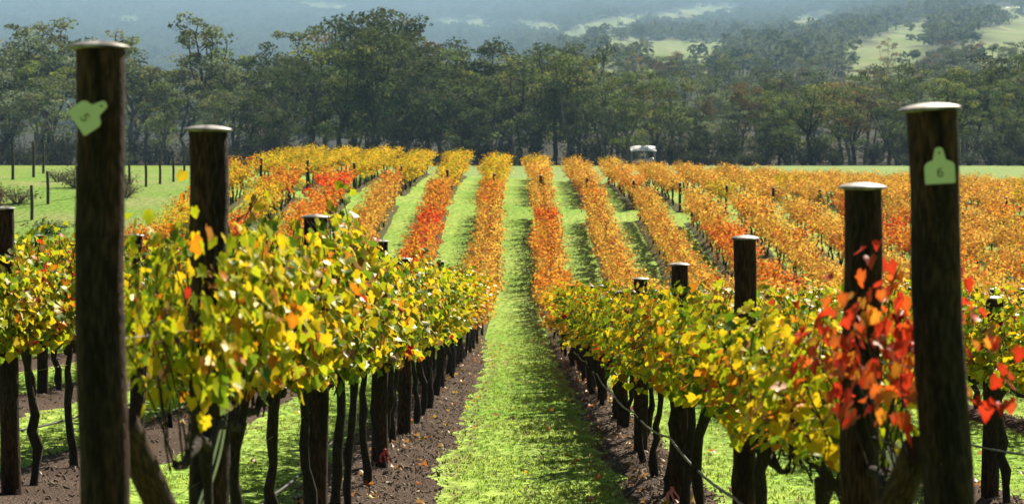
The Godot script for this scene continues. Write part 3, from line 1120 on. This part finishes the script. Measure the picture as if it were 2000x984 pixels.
func build_posts() -> void:
	# the posts measured in the rows on either side of the lane: distance, height of the top, radius
	var left := [[5.96, 2.173, 0.0735], [8.03, 1.96, 0.080], [12.3, 1.486, 0.074], [18.0, 1.115, 0.074], [22.0, 0.76, 0.074], [27.5, 0.43, 0.072]]
	var right := [[6.04, 1.984, 0.0765], [7.2, 1.726, 0.071], [10.9, 1.4, 0.063], [15.3, 1.03, 0.066], [20.0, 0.645, 0.07], [23.5, 0.285, 0.07]]
	for side in [-1, 1]:
		var list: Array = left if side < 0 else right
		for k in list.size():
			var p: Array = list[k]
			var label := "capped dark timber post, %s along the %s" % [ordinal(k + 1), row_words(side, 1)]
			if k == 0:
				label = "thick dark end post with a %s green ear tag and domed cap" % ("tilted" if side < 0 else "upright")
			var lean := 0.0
			if k == 0:
				lean = 0.0 if side < 0 else 0.056
			var o := vineyard_post(side * 1.3, p[0], p[1], p[2], label, k + (4 if side > 0 else 0), lean)
			if k == 0:
				o.rotation.y = 0.0
				if side < 0:
					ear_tag(o, Vector3(-0.012, -0.205, 0.083), -0.98, "5", "pale green plastic ear tag hanging tilted")
				else:
					ear_tag(o, Vector3(0.004, -0.178, 0.0875), 0.0, "6", "pale green plastic ear tag hanging upright")
				var rr := RandomNumberGenerator.new()
				rr.seed = 8 + side
				for h in 9:     # old staple and bolt holes
					var a := rr.randf_range(0.1, 0.9) if side < 0 else rr.randf_range(-0.8, 0.6)
					var rad: float = p[2] * 0.985
					part(o, "bolt_hole", lathe([Vector2(0.0, 0.0), Vector2(0.0055, 0.0005), Vector2(0.0065, -0.004)], 8).mesh(), mats.dark, Transform3D(Basis(Vector3.UP, a) * Basis(Vector3.RIGHT, PI / 2), Vector3(sin(a) * rad, -0.06 - h * 0.07 - rr.randf() * 0.03, cos(a) * rad + 0.002)))
	# the other posts of the block and the end posts of the block over the crest
	for side in [-1, 1]:
		for r in range(1, (LEFT_ROWS if side < 0 else RIGHT_ROWS) + 1):
			var x := row_x(side, r)
			var k := 0
			var d := row_start(r) + 2.0
			if r == 1:
				k = 6
				d = 32.5 if side < 0 else 29.0
			elif r == 2:
				d = 14.5 if side < 0 else 15.6
			while d < 101.0:
				k += 1
				var end := d + 5.0 >= 101.0
				if d < 46.0 or end:
					var tall := (2.2 if side < 0 else 1.76) if d < 47.0 else 1.45
					vineyard_post(x, d, gh(x, d) + tall + rng.randf_range(-0.06, 0.06), 0.062 if d > 30.0 else 0.07, "capped timber post, %s along the %s" % [ordinal(k), row_words(side, r)], k + r, rng.randf_range(-0.02, 0.02))
				d += 5.0
			vineyard_post(x, 106.8, gh(x, 106.8) + 1.62, 0.075, "dark end post of the crest vines, facing the %s" % row_words(side, r), r, rng.randf_range(-0.03, 0.03))

func sag_line(pts: Array, radius: float, sag: float, sides := 6) -> Mesh:
	var mb := MB.new()
	var path := []
	for k in pts.size() - 1:
		for j in 8:
			var t := j / 8.0
			path.append((pts[k] as Vector3).lerp(pts[k + 1], t) - Vector3(0, sag * 4.0 * t * (1.0 - t), 0))
	path.append(pts[-1])
	var rad := []
	rad.resize(path.size())
	rad.fill(radius)
	mb.tube(path, rad, sides)
	return mb.mesh()

func build_lines() -> void:
	for side in [-1, 1]:
		for r in [1, 2]:
			var x := row_x(side, r)
			var pts := []
			var d := 5.96 if r == 1 else 13.0
			while d < 98.0:
				var drop := 0.72 if d < 10.0 else (0.62 if d < 16.0 else 0.46)
				pts.append(on_ground(x - 0.085, d, drop + rng.randf_range(-0.05, 0.05)))
				d += 4.6
			var o := thing("irrigation_hose", "thin black drip hose slung low along the %s" % row_words(side, r), "hose")
			part(o, "pipe", sag_line(pts, 0.0095, 0.05), mats.hose)
			for k in pts.size() - 1:
				if k < 8:
					for j in 3:
						var t := (j + 0.5) / 3.0
						var p: Vector3 = (pts[k] as Vector3).lerp(pts[k + 1], t) - Vector3(0, 0.05 * 4.0 * t * (1.0 - t), 0)
						part(o, "dripper", lathe([Vector2(0.0, -0.02), Vector2(0.007, -0.018), Vector2(0.012, -0.006), Vector2(0.012, 0.004), Vector2(0.0, 0.012)], 8).mesh(), mats.hose, Transform3D(Basis(), p))
			var wires := thing("trellis_wire", "thin grey trellis wires stretched along the %s" % row_words(side, r), "wire")
			for h in [0.98, 1.32, 1.62]:
				var wp := []
				d = 5.96 if r == 1 else 12.0
				while d < 99.0:
					wp.append(on_ground(x + side * 0.03, d, h * (1.0 if side < 0 else 0.95)))
					d += 8.0
				part(wires, "wire", sag_line(wp, 0.0017, 0.012, 4), mats.wire)

func build_small_things() -> void:
	# timber braces that lean from the end posts to the ground along the rows
	for side in [-1, 1]:
		var a: Vector3
		var b: Vector3
		if side < 0:
			a = Vector3(-1.27, on_ground(-1.3, 6.0).y + 1.36, -6.1)
			b = on_ground(-1.05, 7.95, -0.1)
		else:
			a = Vector3(1.29, on_ground(1.3, 6.0).y + 1.28, -6.12)
			b = on_ground(1.17, 7.9, -0.1)
		var o := thing("timber_brace", "round reddish timber brace leaning from the end post with the %s tag" % ("tilted" if side < 0 else "upright"), "brace")
		o.position = b
		var mb := MB.new()
		var pts := []
		var rad := []
		for k in 9:
			pts.append((a - b) * (k / 8.0))
			rad.append(0.052)
		mb.tube(pts, rad, 16, Color(4.2, 2.2, 1.5))
		part(o, "pole", mb.mesh(), mats.wood)
	# white twine hanging in a loop at the second posts
	for side in [-1, 1]:
		var o := thing("twine", "loose pale twine hanging %s" % ("in a loop from the second post, by the steel riser" if side < 0 else "beneath the red vine, beside the second post of the shaded row"), "twine")
		var d := 7.85 if side < 0 else 7.0
		for s in 2:
			var mb := MB.new()
			var pts := []
			var rad := []
			var top := Vector3(-1.195 if side < 0 else 1.35 + 0.02 * s, 0.85 if side < 0 else 0.78, -d - 0.02 * s)
			var end := Vector3(-1.36 if side < 0 else 1.47, 0.28 if side < 0 else 0.42, -d + 0.08)
			for k in 14:
				var t := k / 13.0
				var p := top.lerp(end, t)
				p.x += sin(t * PI) * (0.015 + 0.022 * s) * (1.0 if side < 0 else 0.5)
				pts.append(p)
				rad.append(0.0052)
			mb.tube(pts, rad, 6)
			part(o, "strand", mb.mesh(), mats.twine)
	# galvanised riser beside the second post of the sunlit row
	var riser := thing("steel_riser", "grey-blue metal riser pipe standing beside the second post of the sunlit row", "pipe", on_ground(-1.185, 7.95, -0.2))
	var rb := MB.new()
	rb.tube([Vector3(0, 0, 0), Vector3(-0.008, 0.5, 0), Vector3(-0.02, 1.06, 0)], [0.016, 0.016, 0.016], 10)
	part(riser, "pipe", rb.mesh(), mats.pipe)
	part(riser, "coupling", lathe([Vector2(0.016, -0.03), Vector2(0.023, -0.028), Vector2(0.023, 0.028), Vector2(0.016, 0.03)], 12).mesh(), mats.pipe, Transform3D(Basis(), Vector3(-0.016, 0.86, 0)))
	# plastic ribbons tied round posts near the ground
	for t in [[-1.24, 17.85, 0.16, "ribbon", "red plastic ribbon tied low on the fourth post of the sunlit row"], [1.235, 15.15, 0.10, "pink", "pale pink ribbon tied low on the fourth post of the shaded row"], [1.235, 10.75, 0.42, "pink", "pink ribbon tied to the third post of the shaded row"]]:
		var o := thing("ribbon", t[4], "ribbon", on_ground(t[0], t[1], t[2] + 0.06))
		for s in 3:
			var mb := MB.new()
			var a := -0.5 + s * 0.55
			var prev := -1
			for k in 6:
				var f := k / 5.0
				var c := Vector3(sin(a) * f * 0.09 + 0.012 * sin(f * 7.0 + s), 0.03 - f * f * 0.11, 0.05 * f + 0.015 * cos(f * 9.0))
				var w := Vector3(0.011, 0.004 * sin(f * 6.0), 0.006)
				var i0 := mb.vert(c - w, Vector3(0.2, 0.3, 1).normalized())
				mb.vert(c + w, Vector3(0.2, 0.3, 1).normalized())
				if prev >= 0:
					mb.tri(prev, prev + 1, i0); mb.tri(prev + 1, i0 + 1, i0)
				prev = i0
			var mi := part(o, "tail", mb.mesh(), mats[t[3]])
			(mi.material_override as StandardMaterial3D).cull_mode = BaseMaterial3D.CULL_DISABLED
		part(o, "knot", lathe([Vector2(0.0, -0.014), Vector2(0.013, -0.006), Vector2(0.014, 0.006), Vector2(0.0, 0.014)], 8).mesh(), mats[t[3]], Transform3D(Basis(), Vector3(0, 0.03, 0)))

# ---------------------------------------------------------------- beyond the vineyard
func build_fences() -> void:
	var lists := [
		["wire fence with short dark posts crossing the scrubby paddock", [[-23.6, 82.0], [-22.5, 88.5], [-23.1, 94.0], [-22.3, 97.0], [-22.1, 103.0]], 1.6, 0.075],
		["wire fence with tall dark posts at the paddock's far side", [[-31.0, 105.0], [-28.9, 109.5], [-28.6, 113.0], [-30.0, 121.0], [-34.0, 150.0]], 2.1, 0.085],
		["wire fence with close dark posts running up behind the sunlit rows", [[-20.7, 102.0], [-20.3, 104.5], [-20.0, 107.0], [-19.7, 109.5], [-19.6, 112.5], [-19.4, 117.0], [-19.2, 122.0]], 1.35, 0.07]]
	for l in lists:
		var o := thing("fence", l[0], "fence")
		var tops := []
		for p in l[1]:
			var mb := MB.new()
			mb.tube([Vector3(0, -0.3, 0), Vector3(0.02, l[2] * 0.5, 0), Vector3(0.0, l[2], 0.02)], [l[3] * 1.05, l[3], l[3] * 0.92], 8, Color.WHITE, true, 0.08, rng)
			part(o, "post", mb.mesh(), mats.fence, Transform3D(Basis(), on_ground(p[0], p[1])))
			tops.append(on_ground(p[0], p[1]))
		for h in [0.3, 0.6, 0.9]:
			var pts := []
			for t in tops:
				pts.append(t + Vector3(0.06, l[2] * h, 0))
			part(o, "wire", sag_line(pts, 0.002, 0.03, 4), mats.fence)

func sky_line(u: float) -> float:      # height of the forest's top edge on each bearing
	var p: Array[Vector2] = [Vector2(-700, 85), Vector2(0, 78), Vector2(80, 60), Vector2(180, 78), Vector2(290, 100), Vector2(400, 92), Vector2(490, 78), Vector2(580, 62), Vector2(660, 50), Vector2(740, 24), Vector2(800, 48), Vector2(860, 80), Vector2(930, 98), Vector2(1000, 104), Vector2(1090, 84), Vector2(1160, 112), Vector2(1240, 150), Vector2(1330, 142), Vector2(1420, 158), Vector2(1500, 150), Vector2(1600, 140), Vector2(1700, 120), Vector2(1800, 105), Vector2(1900, 108), Vector2(2000, 98), Vector2(2700, 90)]
	return spline(p, u)

func build_forest() -> void:
	var r := RandomNumberGenerator.new()
	r.seed = 404
	# ranks of trees: distance, spacing, how far below the skyline their tops stay
	var ranks := [[266.0, 6.6, 48.0], [278.0, 5.4, 28.0], [294.0, 5.8, 10.0], [316.0, 6.4, 0.0], [346.0, 7.5, 0.0]]
	var counts := {}
	var n_left := 0
	var n_right := 0
	for k in ranks.size():
		var dr: float = ranks[k][0]
		var reach := dr * 0.30
		var x := -reach
		var order := []
		while x < reach:
			order.append(x)
			x += ranks[k][1] * r.randf_range(0.65, 1.35)
		for xx in order:
			var d := dr + r.randf_range(-5.0, 5.0)
			var u := bearing(xx, d)
			if k == 0 and u < 480.0 and r.randf() < 0.55:
				continue       # the edge is thin behind the paddock
			if k == 0 and u > 1195.0 and u < 1325.0:
				continue       # the clearing with the shed
			var y := sky_line(u) + float(ranks[k][2]) * r.randf_range(0.5, 1.4) + r.randf_range(-6.0, 42.0)
			var tall := (330.0 - y) * d / 3738.0 - (gh(xx, d) - EYE)
			tall = clampf(tall, 6.0, 26.0)
			var style := "dark"
			var q := r.randf()
			if u < 480.0:
				style = "open" if q < 0.4 else ("grey" if q < 0.62 else ("young" if q < 0.82 else "olive"))
			elif u < 1150.0:
				style = "dark" if q < 0.55 else ("olive" if q < 0.88 else ("brown" if q < 0.91 else "open"))
			else:
				style = "olive" if q < 0.36 else ("grey" if q < 0.66 else ("dark" if q < 0.93 else "brown"))
			var look: String = {"dark": "dark green", "olive": "olive green", "grey": "grey-green", "brown": "brownish", "open": "open-crowned", "young": "light green"}[style]
			var label := ""
			var group := "eucalypts of the forest behind the vineyard"
			if k == 0:
				var side := "paddock" if u < 1260.0 else "pasture"
				if u < 1260.0:
					n_left += 1
				else:
					n_right += 1
				label = "%s eucalypt on the forest edge, %s counted from the %s end" % [look, ordinal(n_left if u < 1260.0 else n_right), "paddock" if u < 1260.0 else "shed"]
			else:
				var key := style + str(k)
				counts[key] = counts.get(key, 0) + 1
				label = "%s %s eucalypt %s, from the paddock end" % [ordinal(counts[key]), look, ["", "in the forest's second rank", "in the forest's third rank", "deep in the forest", "along the forest's back"][k]]
			tree(style, r.randi() % 5, xx, d, tall, label, group, r.randf_range(0.85, 1.45))
	# trees that stand out of the skyline: bearing, distance, skyline height
	for t in [["open", 0, 405.0, 300.0, 30.0, "tall thin open-crowned eucalypt rising above the forest behind the second post"], ["open", 1, 100.0, 300.0, 38.0, "tall feathery eucalypt on the skyline beside the end post with the tilted tag"], ["open", 2, 205.0, 292.0, 55.0, "slender high eucalypt hidden partly by the end post with the tilted tag"], ["dark", 1, 735.0, 320.0, 18.0, "tallest dark broad eucalypt on the skyline above the sunlit rows"], ["dark", 2, 690.0, 312.0, 34.0, "tall dark eucalypt next to the tallest one on the skyline"], ["dark", 0, 800.0, 318.0, 44.0, "dark sloping eucalypt just below the tallest crown on the skyline"], ["dark", 2, 905.0, 300.0, 82.0, "dark pointed crown on the skyline above the end of the sunlit row"], ["dark", 1, 960.0, 305.0, 94.0, "small dark pointed crown on the skyline above the grass lane"], ["olive", 0, 1085.0, 276.0, 84.0, "big spreading olive eucalypt beyond the lane's shaded end"], ["olive", 2, 1320.0, 268.0, 138.0, "broad forked eucalypt beside the white-roofed shed"], ["olive", 1, 1225.0, 266.0, 150.0, "forked eucalypt growing just before the white-roofed shed"]]:
		var x: float = (t[2] - 1010.0) * t[3] / 3738.0
		var tall: float = (330.0 - t[4]) * t[3] / 3738.0 - (gh(x, t[3]) - EYE)
		tree(t[0], t[1], x, t[3], tall, t[5], "", 1.15)
	# the second wood, farther up the slope behind the pasture
	var spots := []
	for k in 150:
		var u := r.randf_range(1130.0, 2350.0)
		if r.randf() < 0.22:
			u = r.randf_range(-200.0, 1100.0)
		spots.append(Vector2(u, 420.0 + 400.0 * r.randf()))
	spots.sort()
	for k in spots.size():
		var d: float = spots[k].y
		var u: float = spots[k].x
		var x := (u - 1010.0) * d / 3738.0
		if pasture(x, d) > 0.2:
			continue
		var style: String = ["grey", "grey", "dark", "olive", "brown"][r.randi() % 5]
		var look: String = {"dark": "dark green", "olive": "olive green", "grey": "grey-green", "brown": "brownish"}[style]
		counts[look] = counts.get(look, 0) + 1
		tree(style, r.randi() % 5, x, d, r.randf_range(11.0, 18.0), "hazy %s eucalypt on the slope behind the forest, %s from the paddock side" % [look, ordinal(counts[look])], "hazy eucalypts on the slope", r.randf_range(1.0, 1.4))
	# scrub along the forest edge and in the paddock
	spots = []
	for k in 130:
		spots.append(Vector2(r.randf_range(-150.0, 2150.0), r.randf_range(254.0, 300.0)))
	spots.sort()
	var n := 0
	for p in spots:
		if p.x > 1215.0 and p.x < 1300.0 and p.y < 276.0:
			continue
		n += 1
		var back: bool = p.y > 264.0
		shrub((p.x - 1010.0) * p.y / 3738.0, p.y, r.randf_range(3.0, 5.5) if back else r.randf_range(1.0, 2.6), r.randf_range(2.5, 4.5) if back else r.randf_range(1.8, 3.5), 0 if r.randf() < 0.75 else 3, "%s shrub at the forest's foot, %s from the paddock end" % ["tall dark" if back else "low", ordinal(n)], "shrubs along the forest edge")
	spots = []
	for k in 11:
		spots.append(Vector2(r.randf_range(83.0, 112.0), -r.randf_range(19.0, 30.0)))
	spots.sort()
	for k in 11:
		shrub(spots[k].y, spots[k].x, r.randf_range(0.5, 1.2), r.randf_range(0.8, 1.9), 1 if r.randf() < 0.8 else 3, "pale scrub bush in the fenced paddock, %s nearest the camera" % ordinal(k + 1), "pale scrub bushes in the paddock")
	shrub(-24.6, 90.0, 1.3, 1.1, 2, "reddish-brown bare bush at the near side of the paddock", "")
	shrub(-25.6, 93.0, 1.2, 1.0, 2, "reddish-brown twiggy bush behind the bare one in the paddock", "")

func build_shed() -> void:
	var d := 272.0
	var x := (1256.0 - 1010.0) * d / 3738.0
	var o := thing("open_shed", "small open shed with a curved white roof among the trees", "shed", on_ground(x, d))
	var mb := MB.new()
	var prev := -1
	for k in 9:
		var t := k / 8.0
		var px := -2.1 + 4.2 * t
		var y := 2.75 + 0.22 * sin(t * PI)
		var nn := Vector3(-cos(t * PI) * 0.3, 1, 0).normalized()
		var i0 := mb.vert(Vector3(px, y + 0.95, -1.7), nn)
		mb.vert(Vector3(px, y, 1.7), nn)
		mb.vert(Vector3(px, y + 0.8, -1.7), -nn)
		mb.vert(Vector3(px, y - 0.18, 1.7), -nn)
		mb.vert(Vector3(px, y, 1.7), Vector3.BACK)
		mb.vert(Vector3(px, y - 0.18, 1.7), Vector3.BACK)
		if prev >= 0:
			mb.tri(prev, i0, i0 + 1); mb.tri(prev, i0 + 1, prev + 1)
			mb.tri(prev + 2, i0 + 3, i0 + 2); mb.tri(prev + 2, prev + 3, i0 + 3)
			mb.tri(prev + 4, i0 + 4, i0 + 5); mb.tri(prev + 4, i0 + 5, prev + 5)
		prev = i0
	part(o, "roof", mb.mesh(), mats.roof)
	for px in [-1.9, 1.9]:
		for pz in [-1.5, 1.5]:
			var pb := MB.new()
			pb.tube([Vector3(px, -0.3, pz), Vector3(px, 2.62 + (0.82 if pz < 0.0 else 0.0), pz)], [0.1, 0.1], 8)
			part(o, "post", pb.mesh(), mats.wall)
	for hz in [-1.5, 1.5]:
		var bb := MB.new()
		bb.tube([Vector3(-1.9, 2.6 + (0.8 if hz < 0.0 else 0.0), hz), Vector3(1.9, 2.6 + (0.8 if hz < 0.0 else 0.0), hz)], [0.05, 0.05], 6)
		part(o, "beam", bb.mesh(), mats.fence)
	o.scale = Vector3(0.86, 0.72, 0.86)
	var tank := thing("water_tank", "small pale tank standing under the edge of the open shed", "tank", on_ground(x + 1.1, d - 0.6))
	part(tank, "barrel", lathe([Vector2(0.42, 0.0), Vector2(0.44, 0.4), Vector2(0.44, 0.9), Vector2(0.4, 1.0), Vector2(0.12, 1.08)], 16).mesh(), mats.roof)
	part(tank, "lid", lathe([Vector2(0.12, 1.08), Vector2(0.13, 1.14), Vector2(0.0, 1.16)], 12).mesh(), mats.wall)

func farm_building(u: float, d: float, w: float, dep: float, h: float, turn: float, label: String) -> void:
	var x := (u - 1010.0) * d / 3738.0
	var o := thing("farm_building", label, "farm building", on_ground(x, d))
	o.rotation.y = turn
	var wb := MB.new()
	wb.box(Transform3D(Basis(), Vector3(0, h * 0.5 - 0.5, 0)), Vector3(w * 0.5, h * 0.5 + 0.5, dep * 0.5))
	part(o, "wall", wb.mesh(), mats.wall)
	var rb := MB.new()
	var tilt := atan2(h * 0.5, dep * 0.55)
	for s in [-1.0, 1.0]:
		rb.box(Transform3D(Basis(Vector3.RIGHT, s * tilt), Vector3(0, h * 1.27, s * dep * 0.28)), Vector3(w * 0.53, 0.12, dep * 0.33))
	part(o, "roof", rb.mesh(), mats.roof)
	for k in 3:
		var win := MB.new()
		win.box(Transform3D(Basis(), Vector3(w * (k - 1) * 0.3, h * 0.5, dep * 0.5 + 0.03)), Vector3(w * 0.06, h * 0.18, 0.05))
		part(o, "window", win.mesh(), mats.glass)

func build_hill_woods() -> void:
	var r := RandomNumberGenerator.new()
	r.seed = 909
	var meshes := []
	for v in 2:
		var mb := MB.new()
		for c in 9:
			var e := Vector3(r.randfn() * 0.32, r.randf_range(0.35, 0.9), r.randfn() * 0.32)
			var tone := r.randf_range(0.75, 1.3)
			for k in 16:
				var dir := Vector3(r.randfn(), r.randfn() + 0.4, r.randfn()).normalized()
				var p := e + dir * 0.2 * Vector3(1, 0.7, 1)
				var nn := (dir + Vector3(r.randfn(), r.randfn(), r.randfn()) * 0.5).normalized()
				var x := nn.cross(Vector3(r.randfn(), r.randfn(), r.randfn()).normalized()).normalized()
				var y := nn.cross(x)
				var s := r.randf_range(0.06, 0.12)
				var col := Color.WHITE * tone * r.randf_range(0.7, 1.3)
				col.a = 1.0
				var i0 := mb.vert(p - x * s, nn, col)
				mb.vert(p + y * s * 0.7, nn, col); mb.vert(p + x * s, nn, col); mb.vert(p - y * s * 0.7, nn, col)
				mb.tri(i0, i0 + 1, i0 + 2); mb.tri(i0, i0 + 2, i0 + 3)
		mb.tube([Vector3(0, -0.1, 0), Vector3(0.02, 0.6, 0)], [0.035, 0.02], 5, Color(2.0, 1.6, 1.5), false)
		meshes.append(mb.mesh())
	var places := [[], []]
	var tints := [[], []]
	for k in 95000:
		var d := 780.0 + 6800.0 * sqrt(r.randf())
		var u := r.randf_range(-250.0, 2250.0)
		var x := (u - 1010.0) * d / 3738.0
		if pasture(x, d) > 0.15 and r.randf() < 0.985:
			continue
		if wob.get_noise_2d(x * 0.6, d * 0.6) > 0.28 and r.randf() < 0.8:
			continue
		var tall := r.randf_range(9.0, 17.0)
		var v := k % 2
		places[v].append(Transform3D(Basis(Vector3.UP, r.randf() * TAU).scaled(Vector3(tall * r.randf_range(0.85, 1.3), tall, tall * r.randf_range(0.85, 1.3))), on_ground(x, d, -0.5)))
		tints[v].append(Color(0.085, 0.12, 0.07).lerp(Color(0.15, 0.175, 0.1), r.randf()))
	var o := Node3D.new()
	o.name = "hill_woods"
	add_child(o)
	tag(o, "blue hazy woods covering the distant hillside between pale pastures", "woods", "", "stuff")
	for v in 2:
		scatter(o, "crown", meshes[v], mats.crown, places[v], tints[v])

# ----------------------------------------------------------------
func _ready() -> void:
	rng.seed = 2024
	wob.seed = 4; wob.frequency = 0.02; wob.fractal_octaves = 4
	wob2.seed = 9; wob2.frequency = 0.03; wob2.fractal_octaves = 3
	red_noise.seed = 17; red_noise.frequency = 0.045; red_noise.fractal_octaves = 2

	var cam := Camera3D.new()
	cam.name = "camera"
	cam.position = Vector3(0, EYE, 0)
	cam.rotation = Vector3(-0.04331, 0.002675, 0)
	cam.fov = 14.996
	cam.near = 0.1
	cam.far = 20000.0
	var lens := CameraAttributesPhysical.new()
	lens.frustum_focal_length = 91.17
	lens.frustum_focus_distance = 20.0
	lens.frustum_near = 0.1
	lens.frustum_far = 20000.0
	lens.exposure_aperture = 6.0
	cam.attributes = lens
	add_child(cam)
	cam.make_current()

	var sky_mat := ProceduralSkyMaterial.new()
	sky_mat.sky_top_color = Color(0.20, 0.36, 0.66)
	sky_mat.sky_horizon_color = Color(0.62, 0.72, 0.82)
	sky_mat.sky_curve = 0.12
	sky_mat.ground_bottom_color = Color(0.2, 0.24, 0.14)
	sky_mat.ground_horizon_color = Color(0.5, 0.56, 0.55)
	sky_mat.sky_energy_multiplier = 0.3
	sky_mat.ground_energy_multiplier = 0.3
	sky_mat.sun_angle_max = 25.0
	var env := Environment.new()
	env.background_mode = Environment.BG_SKY
	env.sky = Sky.new()
	env.sky.sky_material = sky_mat
	env.tonemap_mode = Environment.TONE_MAPPER_LINEAR
	env.tonemap_exposure = 3.2
	env.sdfgi_enabled = true
	env.ssao_enabled = true
	env.ssil_enabled = true
	env.fog_enabled = true
	env.fog_density = 0.00019
	env.fog_light_color = Color(0.68, 0.85, 1.0)
	var we := WorldEnvironment.new()
	we.name = "world_environment"
	we.environment = env
	add_child(we)

	var sun := DirectionalLight3D.new()
	sun.name = "sun"
	sun.light_energy = 1.6
	sun.light_color = Color(1.0, 0.95, 0.86)
	sun.light_angular_distance = 0.5
	sun.shadow_enabled = true
	add_child(sun)
	# it stands 40 degrees high, in front of the camera and 27 degrees to its right
	var to_sun := Vector3(sin(deg_to_rad(27.0)) * cos(deg_to_rad(40.0)), sin(deg_to_rad(40.0)), -cos(deg_to_rad(27.0)) * cos(deg_to_rad(40.0)))
	sun.look_at_from_position(to_sun * 100.0, Vector3.ZERO)

	make_materials()
	build_ground()
	for side in [-1, 1]:
		for r in range(1, (LEFT_ROWS if side < 0 else RIGHT_ROWS) + 1):
			if row_start(r) < 95.0:
				soil_bed(side, r, row_start(r) - 0.7 if r > 1 else 3.5, 101.0)
			soil_bed(side, r, 106.5, 138.0)
	build_forest()
	build_hill_woods()
	build_shed()
	farm_building(594.0, 6400.0, 50.0, 12.0, 5.0, 0.25, "long white-roofed farm building alone high on the wooded hill")
	farm_building(1935.0, 2700.0, 14.0, 8.0, 3.4, 0.2, "pale-roofed farmhouse on the high pasture, nearer the woods")
	farm_building(1975.0, 2650.0, 18.0, 8.0, 3.2, -0.2, "pale-roofed shed on the high pasture, farther from the woods")
	build_fences()
	build_posts()
	build_vines()
	build_lines()
	build_small_things()
	build_litter()
	build_grass()
	for k in shrub_protos:
		k.free()
